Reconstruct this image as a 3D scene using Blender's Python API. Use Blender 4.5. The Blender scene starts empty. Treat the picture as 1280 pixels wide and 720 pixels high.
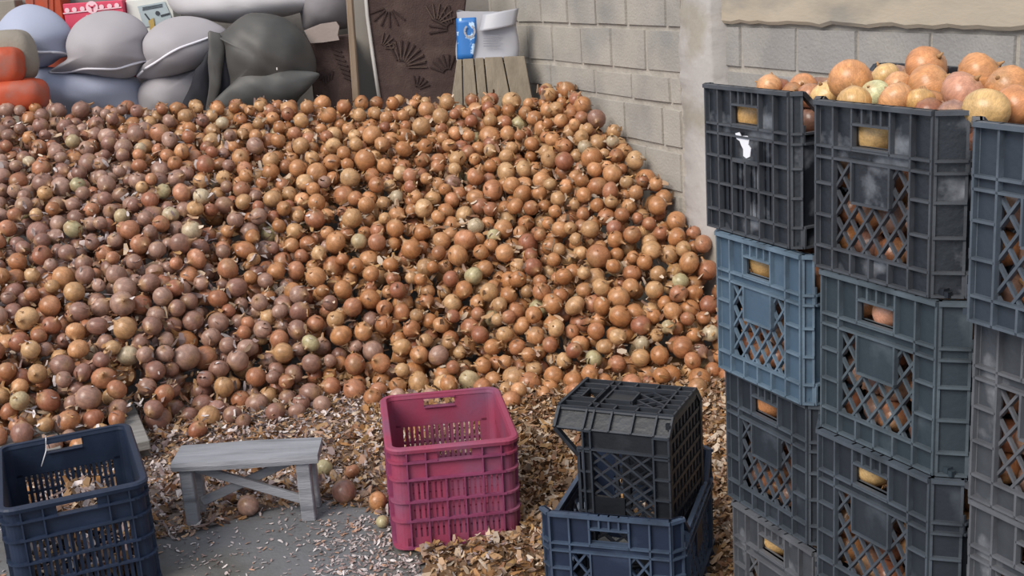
import bpy, bmesh, math, random
import numpy as np
from mathutils import Matrix, Vector

rnd = random.Random(7)
rng = np.random.default_rng(7)
S = bpy.context.scene
COL = S.collection
R = math.radians

# ------------------------------------------------------------------ camera
FPX, PITCH, ROLL, HC = 1500.0, R(14.78), R(3.78), 1.556
_cp, _sp, _cr, _sr = math.cos(PITCH), math.sin(PITCH), math.cos(ROLL), math.sin(ROLL)
CAM = Vector((0, 0, HC))
FWD = Vector((0, _cp, -_sp))
_d0 = Vector((0, -_sp, -_cp)); _r0 = Vector((1, 0, 0))
RGT = _r0 * _cr + _d0 * _sr
DWN = -_r0 * _sr + _d0 * _cr
cd = bpy.data.cameras.new('camera'); cam = bpy.data.objects.new('camera', cd); COL.objects.link(cam)
cd.sensor_width = 36; cd.lens = 36 * FPX / 1280; cd.clip_start = .05
up = -DWN; back = -FWD
cam.matrix_world = Matrix(((RGT.x, up.x, back.x, 0), (RGT.y, up.y, back.y, 0), (RGT.z, up.z, back.z, HC), (0, 0, 0, 1)))
S.camera = cam

# ------------------------------------------------------------------ light and exposure
S.view_settings.view_transform = 'Standard'
S.view_settings.look = 'None'
S.view_settings.gamma = 1
S.view_settings.exposure = 0.55
w = bpy.data.worlds.new('sky'); S.world = w; w.use_nodes = True
bg = w.node_tree.nodes['Background']
bg.inputs[0].default_value = (.78, .86, 1.0, 1); bg.inputs[1].default_value = .62
sd = bpy.data.lights.new('hazy_sun', 'SUN'); sd.energy = 2.2; sd.angle = R(35); sd.color = (1.0, .93, .84)
so = bpy.data.objects.new('hazy_sun', sd); COL.objects.link(so)
so.rotation_euler = Vector((.50, .56, -.66)).to_track_quat('-Z', 'Y').to_euler()


# ------------------------------------------------------------------ helpers
def ray(x, y): return FWD + RGT * ((x - 640) / FPX) + DWN * ((y - 360) / FPX)
def at_depth(x, y, Y):
    d = ray(x, y); return CAM + d * (Y / d.y)
def at_height(x, y, z):
    d = ray(x, y); return CAM + d * ((z - HC) / d.z)
def to_px(P):
    v = P - CAM; k = v.dot(FWD)
    return 640 + FPX * v.dot(RGT) / k, 360 + FPX * v.dot(DWN) / k

def lin(c):
    return tuple((x / 12.92 if x <= .04045 else ((x + .055) / 1.055) ** 2.4) for x in c)
def hexc(h):
    return lin(tuple(int(h[i:i + 2], 16) / 255 for i in (0, 2, 4)))

class MB:
    """collects vertices and faces for one mesh"""
    def __init__(s): s.v = []; s.f = []; s.mi = []; s.cur = 0
    def sync(s): s.mi += [s.cur] * (len(s.f) - len(s.mi))
    def quadbox(s, o, ax, ay, az):
        n = len(s.v)
        for k in range(8):
            s.v.append(o + ax * (k & 1) + ay * ((k >> 1) & 1) + az * ((k >> 2) & 1))
        q = ((0, 2, 3, 1), (4, 5, 7, 6), (0, 1, 5, 4), (2, 6, 7, 3), (0, 4, 6, 2), (1, 3, 7, 5))
        if ax.cross(ay).dot(az) < 0: q = tuple(tuple(reversed(f)) for f in q)
        for f in q: s.f.append(tuple(n + i for i in f))
    def box(s, x0, x1, y0, y1, z0, z1):
        s.quadbox(Vector((x0, y0, z0)), Vector((x1 - x0, 0, 0)), Vector((0, y1 - y0, 0)), Vector((0, 0, z1 - z0)))
    def bar(s, a, b, w, t, upv):
        a = Vector(a); b = Vector(b); d = b - a; n = Vector(upv).normalized()
        sd_ = d.cross(n).normalized()
        s.quadbox(a - sd_ * w / 2 - n * t / 2, d, sd_ * w, n * t)
    def tube(s, pts, rads, seg=8):
        n = len(s.v); pts = [Vector(p) for p in pts]
        for i, p in enumerate(pts):
            t = (pts[min(i + 1, len(pts) - 1)] - pts[max(i - 1, 0)]).normalized()
            a = t.orthogonal().normalized(); b = t.cross(a)
            for k in range(seg):
                an = 2 * math.pi * k / seg
                s.v.append(p + (a * math.cos(an) + b * math.sin(an)) * rads[i])
        for i in range(len(pts) - 1):
            for k in range(seg):
                k2 = (k + 1) % seg
                s.f.append((n + i * seg + k, n + i * seg + k2, n + (i + 1) * seg + k2, n + (i + 1) * seg + k))
        s.f.append(tuple(n + k for k in reversed(range(seg))))
        s.f.append(tuple(n + (len(pts) - 1) * seg + k for k in range(seg)))
    def grid(s, fn, nu, nv, closed=False):
        n = len(s.v); c = nu if closed else nu + 1
        for j in range(nv + 1):
            for i in range(c): s.v.append(Vector(fn(i / nu, j / nv)))
        for j in range(nv):
            for i in range(nu):
                i2 = (i + 1) % c
                s.f.append((n + j * c + i, n + j * c + i2, n + (j + 1) * c + i2, n + (j + 1) * c + i))
    def mesh(s, name, smooth=False):
        m = bpy.data.meshes.new(name); m.from_pydata([tuple(v) for v in s.v], [], s.f)
        if smooth: m.polygons.foreach_set('use_smooth', [True] * len(m.polygons))
        s.sync()
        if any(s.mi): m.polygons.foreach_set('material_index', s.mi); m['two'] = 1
        return m

def link(name, me, mat=None, parent=None):
    o = bpy.data.objects.new(name, me); COL.objects.link(o)
    if parent is not None: o.parent = parent
    if mat is not None and me is not None:
        if not me.materials: me.materials.append(mat)
        if me.get('two') and len(me.materials) < 2: me.materials.append(mat)
        for k, sl in enumerate(o.material_slots):
            sl.link = 'OBJECT'; sl.material = mat if k == 0 else WORN_LIT.get(mat.name, mat)
    return o
def obj(name, mb, mat, parent=None, smooth=False): return link(name, mb.mesh(name, smooth), mat, parent)
def tag(o, label=None, cat=None, group=None, kind=None):
    if label: o['label'] = label
    if cat: o['category'] = cat
    if group: o['group'] = group
    if kind: o['kind'] = kind
    return o
def empty(name, loc, rz=0):
    o = bpy.data.objects.new(name, None); COL.objects.link(o); o.location = loc; o.rotation_euler = (0, 0, rz)
    o.empty_display_size = .05
    return o
def bevel(o, wd, seg=1):
    m = o.modifiers.new('bevel', 'BEVEL'); m.width = wd; m.segments = seg; m.limit_method = 'ANGLE'; m.angle_limit = R(40)
    return o

# ------------------------------------------------------------------ materials
def mat(name, col, rough=.6, var=.15, scale=8., bump=0., bscale=40., col2=None, c2lo=.5, c2hi=.7, c2scale=5., spec=.4, detail=4, stretch=None):
    m = bpy.data.materials.new(name); m.use_nodes = True
    nt = m.node_tree; N = nt.nodes; L = nt.links; b = N['Principled BSDF']
    b.inputs['Roughness'].default_value = rough
    b.inputs['Specular IOR Level'].default_value = spec
    tc = N.new('ShaderNodeTexCoord'); vec = tc.outputs['Object']
    if stretch:
        mp = N.new('ShaderNodeMapping'); mp.inputs['Scale'].default_value = stretch
        L.new(vec, mp.inputs[0]); vec = mp.outputs[0]
    n1 = N.new('ShaderNodeTexNoise'); n1.inputs['Scale'].default_value = scale; n1.inputs['Detail'].default_value = detail
    L.new(vec, n1.inputs['Vector'])
    mr = N.new('ShaderNodeMapRange'); mr.inputs[1].default_value = .25; mr.inputs[2].default_value = .75
    mr.inputs[3].default_value = 1 - var; mr.inputs[4].default_value = 1 + var
    L.new(n1.outputs[0], mr.inputs[0])
    base = N.new('ShaderNodeRGB'); base.outputs[0].default_value = (*col, 1); out = base.outputs[0]
    if col2:
        n2 = N.new('ShaderNodeTexNoise'); n2.inputs['Scale'].default_value = c2scale; n2.inputs['Detail'].default_value = 6
        L.new(vec, n2.inputs['Vector'])
        r2 = N.new('ShaderNodeMapRange'); r2.inputs[1].default_value = c2lo; r2.inputs[2].default_value = c2hi
        L.new(n2.outputs[0], r2.inputs[0])
        mx = N.new('ShaderNodeMix'); mx.data_type = 'RGBA'
        L.new(r2.outputs[0], mx.inputs[0]); L.new(out, mx.inputs[6]); mx.inputs[7].default_value = (*col2, 1)
        out = mx.outputs[2]
    ml = N.new('ShaderNodeVectorMath'); ml.operation = 'SCALE'
    L.new(out, ml.inputs[0]); L.new(mr.outputs[0], ml.inputs['Scale'])
    L.new(ml.outputs[0], b.inputs['Base Color'])
    if bump:
        nb = N.new('ShaderNodeTexNoise'); nb.inputs['Scale'].default_value = bscale; nb.inputs['Detail'].default_value = 6
        L.new(vec, nb.inputs['Vector'])
        bp = N.new('ShaderNodeBump'); bp.inputs['Strength'].default_value = bump; bp.inputs['Distance'].default_value = .01
        L.new(nb.outputs[0], bp.inputs['Height']); L.new(bp.outputs[0], b.inputs['Normal'])
    return m

def attr_mat(name, rough, streaks, spec=.45):
    """colour from the 'skin' attribute; for onions, meridian streaks from the 'loc' attribute"""
    m = bpy.data.materials.new(name); m.use_nodes = True
    nt = m.node_tree; N = nt.nodes; L = nt.links; b = N['Principled BSDF']
    b.inputs['Roughness'].default_value = rough; b.inputs['Specular IOR Level'].default_value = spec
    a = N.new('ShaderNodeAttribute'); a.attribute_name = 'skin'
    if not streaks:
        L.new(a.outputs['Color'], b.inputs['Base Color']); return m
    l = N.new('ShaderNodeAttribute'); l.attribute_name = 'loc'
    mp = N.new('ShaderNodeMapping'); mp.inputs['Scale'].default_value = (1, 1, .18)
    L.new(l.outputs['Vector'], mp.inputs[0])
    n = N.new('ShaderNodeTexNoise'); n.inputs['Scale'].default_value = 9; n.inputs['Detail'].default_value = 5
    L.new(mp.outputs[0], n.inputs['Vector'])
    mr = N.new('ShaderNodeMapRange'); mr.inputs[1].default_value = .3; mr.inputs[2].default_value = .7
    mr.inputs[3].default_value = .82; mr.inputs[4].default_value = 1.14
    L.new(n.outputs[0], mr.inputs[0])
    mp2 = N.new('ShaderNodeMapping'); mp2.inputs['Scale'].default_value = (1, 1, .08)
    L.new(l.outputs['Vector'], mp2.inputs[0])
    n2 = N.new('ShaderNodeTexNoise'); n2.inputs['Scale'].default_value = 34; n2.inputs['Detail'].default_value = 2
    L.new(mp2.outputs[0], n2.inputs['Vector'])
    m2 = N.new('ShaderNodeMapRange'); m2.inputs[1].default_value = .35; m2.inputs[2].default_value = .65; m2.inputs[3].default_value = .84; m2.inputs[4].default_value = 1.1
    L.new(n2.outputs[0], m2.inputs[0])
    n3 = N.new('ShaderNodeTexNoise'); n3.inputs['Scale'].default_value = 3.2; n3.inputs['Detail'].default_value = 6
    L.new(l.outputs['Vector'], n3.inputs['Vector'])
    m3 = N.new('ShaderNodeMapRange'); m3.inputs[1].default_value = .35; m3.inputs[2].default_value = .7; m3.inputs[3].default_value = .86; m3.inputs[4].default_value = 1.16
    L.new(n3.outputs[0], m3.inputs[0])
    mm = N.new('ShaderNodeMath'); mm.operation = 'MULTIPLY'; L.new(m2.outputs[0], mm.inputs[0]); L.new(m3.outputs[0], mm.inputs[1])
    mm2 = N.new('ShaderNodeMath'); mm2.operation = 'MULTIPLY'; L.new(mm.outputs[0], mm2.inputs[0]); L.new(mr.outputs[0], mm2.inputs[1]); mr = mm2
    ml = N.new('ShaderNodeVectorMath'); ml.operation = 'SCALE'
    L.new(a.outputs['Color'], ml.inputs[0]); L.new(mr.outputs[0], ml.inputs['Scale'])
    L.new(ml.outputs[0], b.inputs['Base Color'])
    bp = N.new('ShaderNodeBump'); bp.inputs['Strength'].default_value = .15; bp.inputs['Distance'].default_value = .004
    L.new(n.outputs[0], bp.inputs['Height']); L.new(bp.outputs[0], b.inputs['Normal'])
    return m

M = {}; WORN_LIT = {}
M['onion'] = attr_mat('onion_skin', .31, True, .5)
M['flake'] = attr_mat('dry_flake', .6, False, .3)
M['floor'] = mat('floor_concrete', hexc('6c6c6e'), .85, .22, 4, .3, 60, hexc('58554f'), .45, .65, 2.2)
M['block'] = mat('block_concrete', hexc('a7a198'), .9, .12, 5, .35, 90, hexc('8f8d89'), .45, .7, 3)
M['block_grey'] = mat('block_grey', hexc('94918e'), .9, .12, 5, .35, 90, hexc('a5a09a'), .5, .7, 3)
M['mortar'] = mat('mortar', hexc('a8a197'), .95, .2, 12, .5, 60)
M['plaster'] = mat('plaster', hexc('b4afab'), .9, .12, 3, .35, 30, hexc('a29b8f'), .48, .62, 4)
M['beam'] = mat('beam_concrete', hexc('b3a795'), .9, .12, 3, .12, 30, hexc('9c958a'), .5, .7, 4, stretch=(1, 1, 3))
M['backwall'] = mat('back_wall_plaster', hexc('8a8580'), .9, .15, 3, .3, 40)
M['wood_grey'] = mat('weathered_wood', hexc('83807c'), .8, .28, 6, .3, 30, hexc('5f5a56'), .5, .75, 4, stretch=(.6, 6, 6))
M['wood_bench'] = mat('bench_wood', hexc('8c8d92'), .75, .2, 5, .3, 30, hexc('66686e'), .55, .72, 3, stretch=(1, 7, 7))
M['wood_slat'] = mat('slat_wood', hexc('857a6a'), .85, .2, 6, .3, 30, stretch=(6, 6, .6))
M['wood_post'] = mat('post_wood', hexc('8d7a67'), .8, .25, 6, .3, 30, stretch=(6, 6, .6))
def dk(h, k=.60): return tuple(c * k for c in hexc(h))
M['black'] = mat('crate_black', dk('2b3038'), .40, .25, 10, .12, 80, dk('989ca4'), .55, .72, 13, spec=.6)  # pale patches: scuffs, plus a bluish-white gloss reflection painted in
M['black_clean'] = mat('crate_black_clean', dk('23262d'), .42, .2, 10, .1, 80, dk('4c5058'), .6, .8, 7, spec=.5)
M['blue'] = mat('crate_blue', dk('5a7288'), .5, .12, 8, .1, 80, dk('7d92a4'), .55, .8, 6)
M['slate'] = mat('crate_slate', dk('3f4b54'), .48, .15, 8, .1, 80, dk('6b757d'), .58, .8, 8)
M['slate2'] = mat('crate_slate_dark', dk('373d46'), .45, .18, 8, .1, 80, dk('636a74'), .58, .8, 8)
M['greyblue'] = mat('crate_grey', dk('444d59'), .48, .15, 8, .1, 80, dk('727b86'), .58, .8, 8)
M['dusty'] = mat('crate_dusty', dk('565a61'), .34, .25, 9, .15, 60, dk('b0b2b8'), .52, .68, 11, spec=.7)
M['navy'] = mat('crate_navy', dk('26344d'), .5, .15, 8, .08, 80, dk('3b4c68'), .55, .8, 6)
M['navy_low'] = mat('crate_navy_low', dk('293650'), .48, .15, 8, .08, 80, dk('53647c'), .58, .8, 7)
M['pink'] = mat('crate_pink', dk('a84662', .8), .6, .12, 6, .1, 80, dk('8a5a74', .8), .45, .7, 5)
M['sticker'] = mat('sticker', hexc('e4e4ea'), .6, .03)
M['sack'] = mat('sack_weave', hexc('a39ea1'), .75, .06, 4, .12, 220)
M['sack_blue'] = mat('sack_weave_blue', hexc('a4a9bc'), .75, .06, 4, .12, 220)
M['sack_white'] = mat('sack_weave_white', hexc('b8b4b5'), .7, .05, 4, .12, 220)
M['sack_grey'] = mat('sack_grey', hexc('807b7d'), .75, .08, 4, .12, 200)
M['seam'] = mat('sack_seam', hexc('e2dfe6'), .8, .05)
M['tarp'] = mat('rubber_sheet', hexc('52504d'), .5, .2, 4, .08, 30, hexc('3b3c3c'), .45, .7, 3)
M['rug'] = mat('rug_brown', hexc('4a3a36'), .9, .25, 14, .5, 120, hexc('5b4a44'), .5, .7, 9)
M['rug_dark'] = mat('rug_pattern', hexc('3c2e2b'), .95, .2, 20, .3, 120)
M['rug_light'] = mat('rug_pattern_light', hexc('56463f'), .95, .2, 20, .3, 120)
M['board'] = mat('grey_board', hexc('918b83'), .8, .08, 3, .1, 60)
M['white_edge'] = mat('white_edge', hexc('cfcac4'), .7, .06)
M['cardboard'] = mat('cardboard', hexc('9d9089'), .9, .1, 5, .2, 60)
M['bag'] = mat('bag_plastic', hexc('adadb3'), .4, .05, 5, .1, 20, spec=.5)
M['bag_blue'] = mat('bag_print_blue', hexc('2f6fb4'), .4, .1, 12, col2=hexc('b9d4ee'), c2lo=.55, c2hi=.6, c2scale=22)
M['bag_ink'] = mat('bag_ink', hexc('8b8d97'), .6, .05)
M['orange'] = mat('orange_plastic', hexc('b04a2c'), .6, .15, 6, .1, 60, hexc('8a6459'), .5, .75, 7)
M['pinkbox'] = mat('carton_pink', hexc('d24a63'), .6, .05)
M['pinklight'] = mat('carton_print', hexc('eec6cc'), .6, .03)
M['whitebox'] = mat('carton_white', hexc('d8d8d0'), .6, .05)
M['boxgrey'] = mat('carton_picture', hexc('a9b5b8'), .6, .08, 20)
M['boxdark'] = mat('carton_ink', hexc('3c4147'), .6, .05)
M['boxgold'] = mat('carton_gold', hexc('b79b57'), .6, .1, 20)
M['tan'] = mat('tan_cloth', hexc('8f867a'), .85, .12, 6, .2, 80)
M['dry_neck'] = mat('dry_neck', hexc('a9825a'), .8, .2, 20)
M['dark'] = mat('recess_dark', hexc('26262c'), .8, .1)  # near-black: painted shade in the sheet's folds; also the slatted crate's back board

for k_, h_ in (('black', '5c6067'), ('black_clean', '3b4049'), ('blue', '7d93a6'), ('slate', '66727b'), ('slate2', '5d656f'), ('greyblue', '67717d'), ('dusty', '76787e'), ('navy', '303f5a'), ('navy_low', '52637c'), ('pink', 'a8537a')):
    WORN_LIT[M[k_].name] = mat(M[k_].name + '_worn_rib_lit_bar', dk(h_), .5, .25, 14, .1, 80, tuple(.55 * a_ + .45 * b_ for a_, b_ in zip(dk(h_), dk('2b2f36' if k_ != 'pink' else 'a83a5e'))), .5, .7, 9)  # worn pale ribs; on lattice bars the same colour paints caught light

# ------------------------------------------------------------------ the setting
mb = MB(); mb.box(-6, 5, -2, 9, -.1, 0)
tag(obj('floor', mb, M['floor']), 'grey concrete floor of the shed strewn with onion skins', kind='structure')
BY = 6.95
mb = MB(); mb.box(-5, .3, BY, BY + .15, 0, 2.8)
tag(obj('wall_back', mb, M['backwall']), 'plain back wall behind the sacks', kind='structure')
LEDGE = .88
mb = MB(); mb.box(-4.2, .12, 6.16, BY, 0, LEDGE)
tag(obj('trim_1', mb, M['backwall']), 'masonry ledge behind the heap that carries the sacks', kind='structure')

WA = R(22)
WD = Vector((-math.sin(WA), math.cos(WA), 0))           # along the side wall, away from the camera
WN = Vector((-math.cos(WA), -math.sin(WA), 0))          # out of the wall
WP = Vector((.74, 5.05, 0))
def on_wall(x, y, off=0):
    d = ray(x, y); P = WP + WN * off
    q = CAM + d * ((P - CAM).dot(WN) / d.dot(WN))
    return (q - WP).dot(WD), q.z                         # distance along the wall, height
def wall_pt(s, z, off=0):
    p = WP + WD * s + WN * off; return Vector((p.x, p.y, z))
def wallbox(mb, s0, s1, z0, z1, o0, o1):
    mb.quadbox(wall_pt(s0, z0, o0), WD * (s1 - s0), WN * (o1 - o0), Vector((0, 0, z1 - z0)))

s_p0 = on_wall(894, 40)[0]; s_p1 = on_wall(852, 60)[0]   # pillar span along the wall
RECESS = -.05                                             # right part of the wall sits back
mb = MB(); wallbox(mb, s_p1, 2.2, 0, 2.8, -.25, -.008)
wall_l = tag(obj('wall_left', mb, M['mortar']), 'unplastered concrete block wall beside the heap', kind='structure')
mb = MB(); wallbox(mb, -4.2, s_p0, 0, 2.8, -.3, RECESS - .008)
wall_r = tag(obj('wall_right', mb, M['mortar']), 'grey concrete block wall behind the crate stacks', kind='structure')

def block(parent, s0, s1, z0, z1, off, m, k=0):
    g = .004
    s0 += g; s1 -= g; z0 += g; z1 -= g; c = .006; d = .03
    j = lambda a: a + rnd.uniform(-.003, .003)
    off += rnd.uniform(-.003, .004)
    P = []
    for (a, b_, o_) in ((0, 0, -d), (c, c, 0)):
        for (s, z) in ((s0 + a, z0 + b_), (s1 - a, z0 + b_), (s1 - a, z1 - b_), (s0 + a, z1 - b_)):
            P.append(wall_pt(j(s), j(z), off + o_))
    me = bpy.data.meshes.new('concrete_block')
    f = [(4, 5, 6, 7)] + [(i, (i + 1) % 4, 4 + (i + 1) % 4, 4 + i) for i in range(4)]
    # faces wound so that they look out of the wall
    me.from_pydata([tuple(p) for p in P], [], [tuple(reversed(q)) for q in f])
    return link('concrete_block', me, m, parent)

# left part: courses measured from the photograph
zr = [1.68, 1.48, 1.285, 1.095]
rows = [
    (1.480, 1.680, [560, 600, 640, 690, 735, 780, 830, 852], 20),
    (1.285, 1.475, [585, 615, 646, 677, 710, 745, 783, 832, 852], 20),
    (1.095, 1.280, [600, 630, 661, 691, 727, 765, 807, 852], 70),
    (.965, 1.085, [640, 690, 744, 790, 838, 852], 120),
    (.780, .955, [690, 740, 782, 829, 852], 160),
    (.590, .770, [720, 760, 808, 852], 220),
    (.400, .580, [760, 800, 852], 260),
]
for (z0, z1, xs, yy) in rows:
    ss = sorted(on_wall(x, yy)[0] for x in xs)
    for a, b_ in zip(ss[:-1], ss[1:]): block(wall_l, a, b_, z0, z1, 0, M['block'])
# right part
for (z0, z1, xs, yy) in [
    (1.135, 1.300, [898, 926, 995, 1071, 1163.5, 1271, 1390], 60),
    (.955, 1.125, [898, 960, 1033, 1117, 1217, 1330], 120),
    (1.425, 1.60, [898, 960, 1033, 1117, 1217, 1330], 0)]:
    ss = sorted(on_wall(x, yy, RECESS)[0] for x in xs)
    for a, b_ in zip(ss[:-1], ss[1:]): block(wall_r, a, b_, z0, z1, RECESS, M['block_grey'])
mb = MB()
n = 40
sa, sb = -4.0, s_p0
def beam_fn(u, v):
    s = sa + (sb - sa) * u
    prof = [(1.312, -.01), (1.306, .012), (1.318, .02), (1.405, .02), (1.416, .01), (1.42, -.01)]
    i = min(5, int(v * 5 + .5)); z, o = prof[i]
    if i in (1, 2): z += .003 * math.sin(s * 23) + .003 * math.sin(s * 57 + 1) + .002 * math.sin(s * 131)
    return wall_pt(s, z, RECESS + o)
mb.grid(lambda u, v: beam_fn(1 - u, v), 60, 5)
tie = obj('tie_beam', mb, M['beam'], wall_r)
# pillar: rough plaster, ragged edges
rag = [0.0]
for _ in range(130): rag.append(max(-.008, min(.008, rag[-1] * .7 + rnd.uniform(-.004, .004))))
mb = MB()
def pil(u, v):
    z = v * 2.6
    e = rag[int(z * 50 + .5) % 131]
    pts = [(s_p0 + e * .5 - .004, RECESS - .03), (s_p0 + e, .012), (s_p0 + .012 + e * .5, .022), ((s_p0 + s_p1) / 2, .026),
           (s_p1 - .02 + 3 * e, .016), (s_p1 + .02 + 4 * e, -.012)]
    i = min(5, int(u * 5 + .5)); s, o = pts[i]
    return wall_pt(s, z, o + .004 * math.sin(z * 9 + i) * (0 < i < 5))
mb.grid(lambda u, v: pil(u, v), 5, 130)
tag(obj('trim_2', mb, M['plaster'], smooth=True), 'rough plastered concrete pillar in the block wall', kind='structure')


# ------------------------------------------------------------------ crates
def panel(mb, o, U, N, u0, u1, v0, v1, d0, d1):
    Z = Vector((0, 0, 1))
    mb.quadbox(o + U * u0 + Z * v0 + N * d0, U * (u1 - u0), Z * (v1 - v0), N * (d1 - d0))

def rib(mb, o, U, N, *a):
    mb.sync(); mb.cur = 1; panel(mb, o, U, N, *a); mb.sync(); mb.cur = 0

def lattice(mb, o, U, N, u0, u1, v0, v1, pitch, wd=.005):
    Z = Vector((0, 0, 1))
    W_, H_ = u1 - u0, v1 - v0; sl = 1.3; mb.sync(); mb.cur = 1  # bars take the pale rib colour to paint in the light they catch
    for sg in (1, -1):
        k = -H_ / sl
        while k < W_:
            # line: v = sl*(u-k) for the rising family, mirrored for the other
            a = max(k, 0); va = sl * (a - k); b_ = min(k + H_ / sl, W_); vb = sl * (b_ - k)
            if b_ - a > .006:
                ua, ub = (u0 + a, u0 + b_) if sg > 0 else (u1 - a, u1 - b_)
                P = o + U * ua + Z * (v0 + va); Q = o + U * ub + Z * (v0 + vb)
                mb.bar(P - N * .002, Q - N * .002, wd, .010 if sg > 0 else .007, N)
            k += pitch
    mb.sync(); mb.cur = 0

def slots(mb, o, U, N, u0, u1, v0, v1, pitch, t=.006):
    k = max(1, round((u1 - u0) / pitch)); p = (u1 - u0) / k
    for i in range(k + 1):
        c = u0 + i * p
        a, b_ = max(u0, c - p * .32), min(u1, c + p * .32)
        panel(mb, o, U, N, a, b_, v0, v1, -t, 0)

def lattice_crate_meshes(W, L, H, style='lattice', c=.035):
    """parts of a chamfer-cornered crate, local x = width, y = length, z = up; returns {part: mesh}"""
    wf, lf = W - 2 * c, L - 2 * c; t = .006; q = {}
    def end(o, U, N):
        b = MB(); P = lambda *a: (rib if a[5] > .005 else panel)(b, o, U, N, *a)
        h = H; A = (.165, .335, .665, .835)
        a0, a1, a2, a3 = [x * wf for x in A]
        P(0, a1, .73 * h, h, -t, 0); P(a2, wf, .73 * h, h, -t, 0)
        P(a1, a2, .875 * h, h, -t, 0); P(a1, a2, .73 * h, .755 * h, -t, 0)
        P(0, wf, .665 * h, .73 * h, -t, 0)
        P(0, a0, 0, .665 * h, -t, 0); P(a3, wf, 0, .665 * h, -t, 0); P(a0, a3, 0, .13 * h, -t, 0)
        r = .011; k = .0045
        for v in (0, .13, .665, .73): P(0, wf, v * h, v * h + k, 0, r)
        P(-.002, wf + .002, h - .008, h, -.004, r + .004)
        for v in (.32, .51):
            if style == 'slots': P(0, wf, v * h, v * h + k, 0, r)
            else: P(0, a0, v * h, v * h + k, 0, r); P(a3, wf, v * h, v * h + k, 0, r)
        for u in (0, a0, a3, wf): P(u - k / 2, u + k / 2, 0, h, 0, r)
        for u in (a1, a2): P(u - k / 2, u + k / 2, .73 * h, h, 0, r)
        P(a1, a2, .755 * h - k, .755 * h, -.012, r); P(a1, a2, .875 * h, .875 * h + k, -.012, r)
        for i in (1, 2, 3):
            u = a1 + (a2 - a1) * i / 4; P(u - k / 2, u + k / 2, .875 * h, h, 0, r * .8)
        for i in range(1, 4):
            u = a0 + (a3 - a0) * i / 4; P(u - k / 2, u + k / 2, 0, .13 * h, 0, r)
        la = MB()
        if style == 'lattice': lattice(la, o, U, N, a0, a3, .13 * h, .665 * h, .040)
        else:
            for (v0, v1) in ((.13, .32), (.32, .51), (.51, .665)):
                slots(la, o, U, N, a0, a3, v0 * h, v1 * h, .0165)
                for u in ((.335, .5, .665) if v0 < .5 else (.335, .665)): rib(la, o, U, N, u * wf - k / 2, u * wf + k / 2, v0 * h, v1 * h, 0, r)
        lp = MB(); lv = .44 if style == 'lattice' else .51
        panel(lp, o, U, N, a1, a2, lv * h, .665 * h, -.004, .006)
        rib(lp, o, U, N, a1, a2, lv * h - k, lv * h, 0, r)
        for u in (a1, a2): rib(lp, o, U, N, u - k / 2, u + k / 2, lv * h, .665 * h, 0, r)
        return b, la, lp
    def side(o, U, N):
        b = MB(); P = lambda *a: (rib if a[5] > .005 else panel)(b, o, U, N, *a); h = H; r = .011; k = .0045
        e = .045
        P(0, e, 0, .73 * h, -t, 0); P(lf - e, lf, 0, .73 * h, -t, 0); P(e, lf - e, 0, .13 * h, -t, 0); P(0, lf, .665 * h, .73 * h, -t, 0)
        P(e, lf - e, .775 * h, .80 * h, -t, .006)
        for v in (0, .13, .665, .73): P(0, lf, v * h, v * h + k, 0, r)
        n_ = 8
        for i in range(n_ + 1):
            u = lf * i / n_; P(u - k / 2, u + k / 2, 0, .13 * h, 0, r); P(u - k / 2, u + k / 2, .665 * h, .79 * h, 0, r * .7)
        for u in (e, lf - e): P(u - k / 2, u + k / 2, 0, .79 * h, 0, r)
        Z = Vector((0, 0, 1))
        b.bar(o + Z * (h - .004), o + U * .065 + Z * .79 * h, .010, .014, N)
        b.bar(o + U * lf + Z * (h - .004), o + U * (lf - .065) + Z * .79 * h, .010, .014, N)
        la = MB(); lattice(la, o, U, N, e, lf - e, .13 * h, .665 * h, .040)
        lp = MB(); panel(lp, o, U, N, lf * .40, lf * .60, .40 * h, .665 * h, -.004, .006)
        return b, la, lp
    X, Y, Z = Vector((1, 0, 0)), Vector((0, 1, 0)), Vector((0, 0, 1))
    E1 = end(Vector((-wf / 2, -L / 2, 0)), X, -Y); E2 = end(Vector((wf / 2, L / 2, 0)), -X, Y)
    S1 = side(Vector((W / 2, -lf / 2, 0)), Y, X); S2 = side(Vector((-W / 2, lf / 2, 0)), -Y, -X)
    posts = []
    s2 = math.sqrt(.5); hyp = c * math.sqrt(2)
    for (o, U, N) in ((Vector((wf / 2, -L / 2, 0)), Vector((s2, s2, 0)), Vector((s2, -s2, 0))),
                      (Vector((W / 2, lf / 2, 0)), Vector((-s2, s2, 0)), Vector((s2, s2, 0))),
                      (Vector((-wf / 2, L / 2, 0)), Vector((-s2, -s2, 0)), Vector((-s2, s2, 0))),
                      (Vector((-W / 2, -lf / 2, 0)), Vector((s2, -s2, 0)), Vector((-s2, -s2, 0)))):
        b = MB()
        panel(b, o, U, N, 0, hyp, 0, H, -t, 0)
        for v in (0, .13, .32, .51, .665, .73): rib(b, o, U, N, -.002, hyp + .002, v * H, v * H + .0045, 0, .010)
        for uu in (0, hyp): rib(b, o, U, N, uu - .0025, uu + .0025, 0, H, -.002, .006)
        rib(b, o, U, N, -.003, hyp + .003, H - .008, H, -.004, .012)
        posts.append(b)
    bs = MB()
    for i in range(9):
        x = -W / 2 + .02 + (W - .04) * i / 8; bs.box(x - .005, x + .005, -L / 2 + .006, L / 2 - .006, .004, .016)
    for i in range(13):
        y = -L / 2 + .012 + (L - .024) * i / 12; bs.box(-W / 2 + .006, W / 2 - .006, y - .005, y + .005, .002, .012)
    return dict(ends=(E1, E2), sides=(S1, S2), posts=posts, base=bs)

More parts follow.
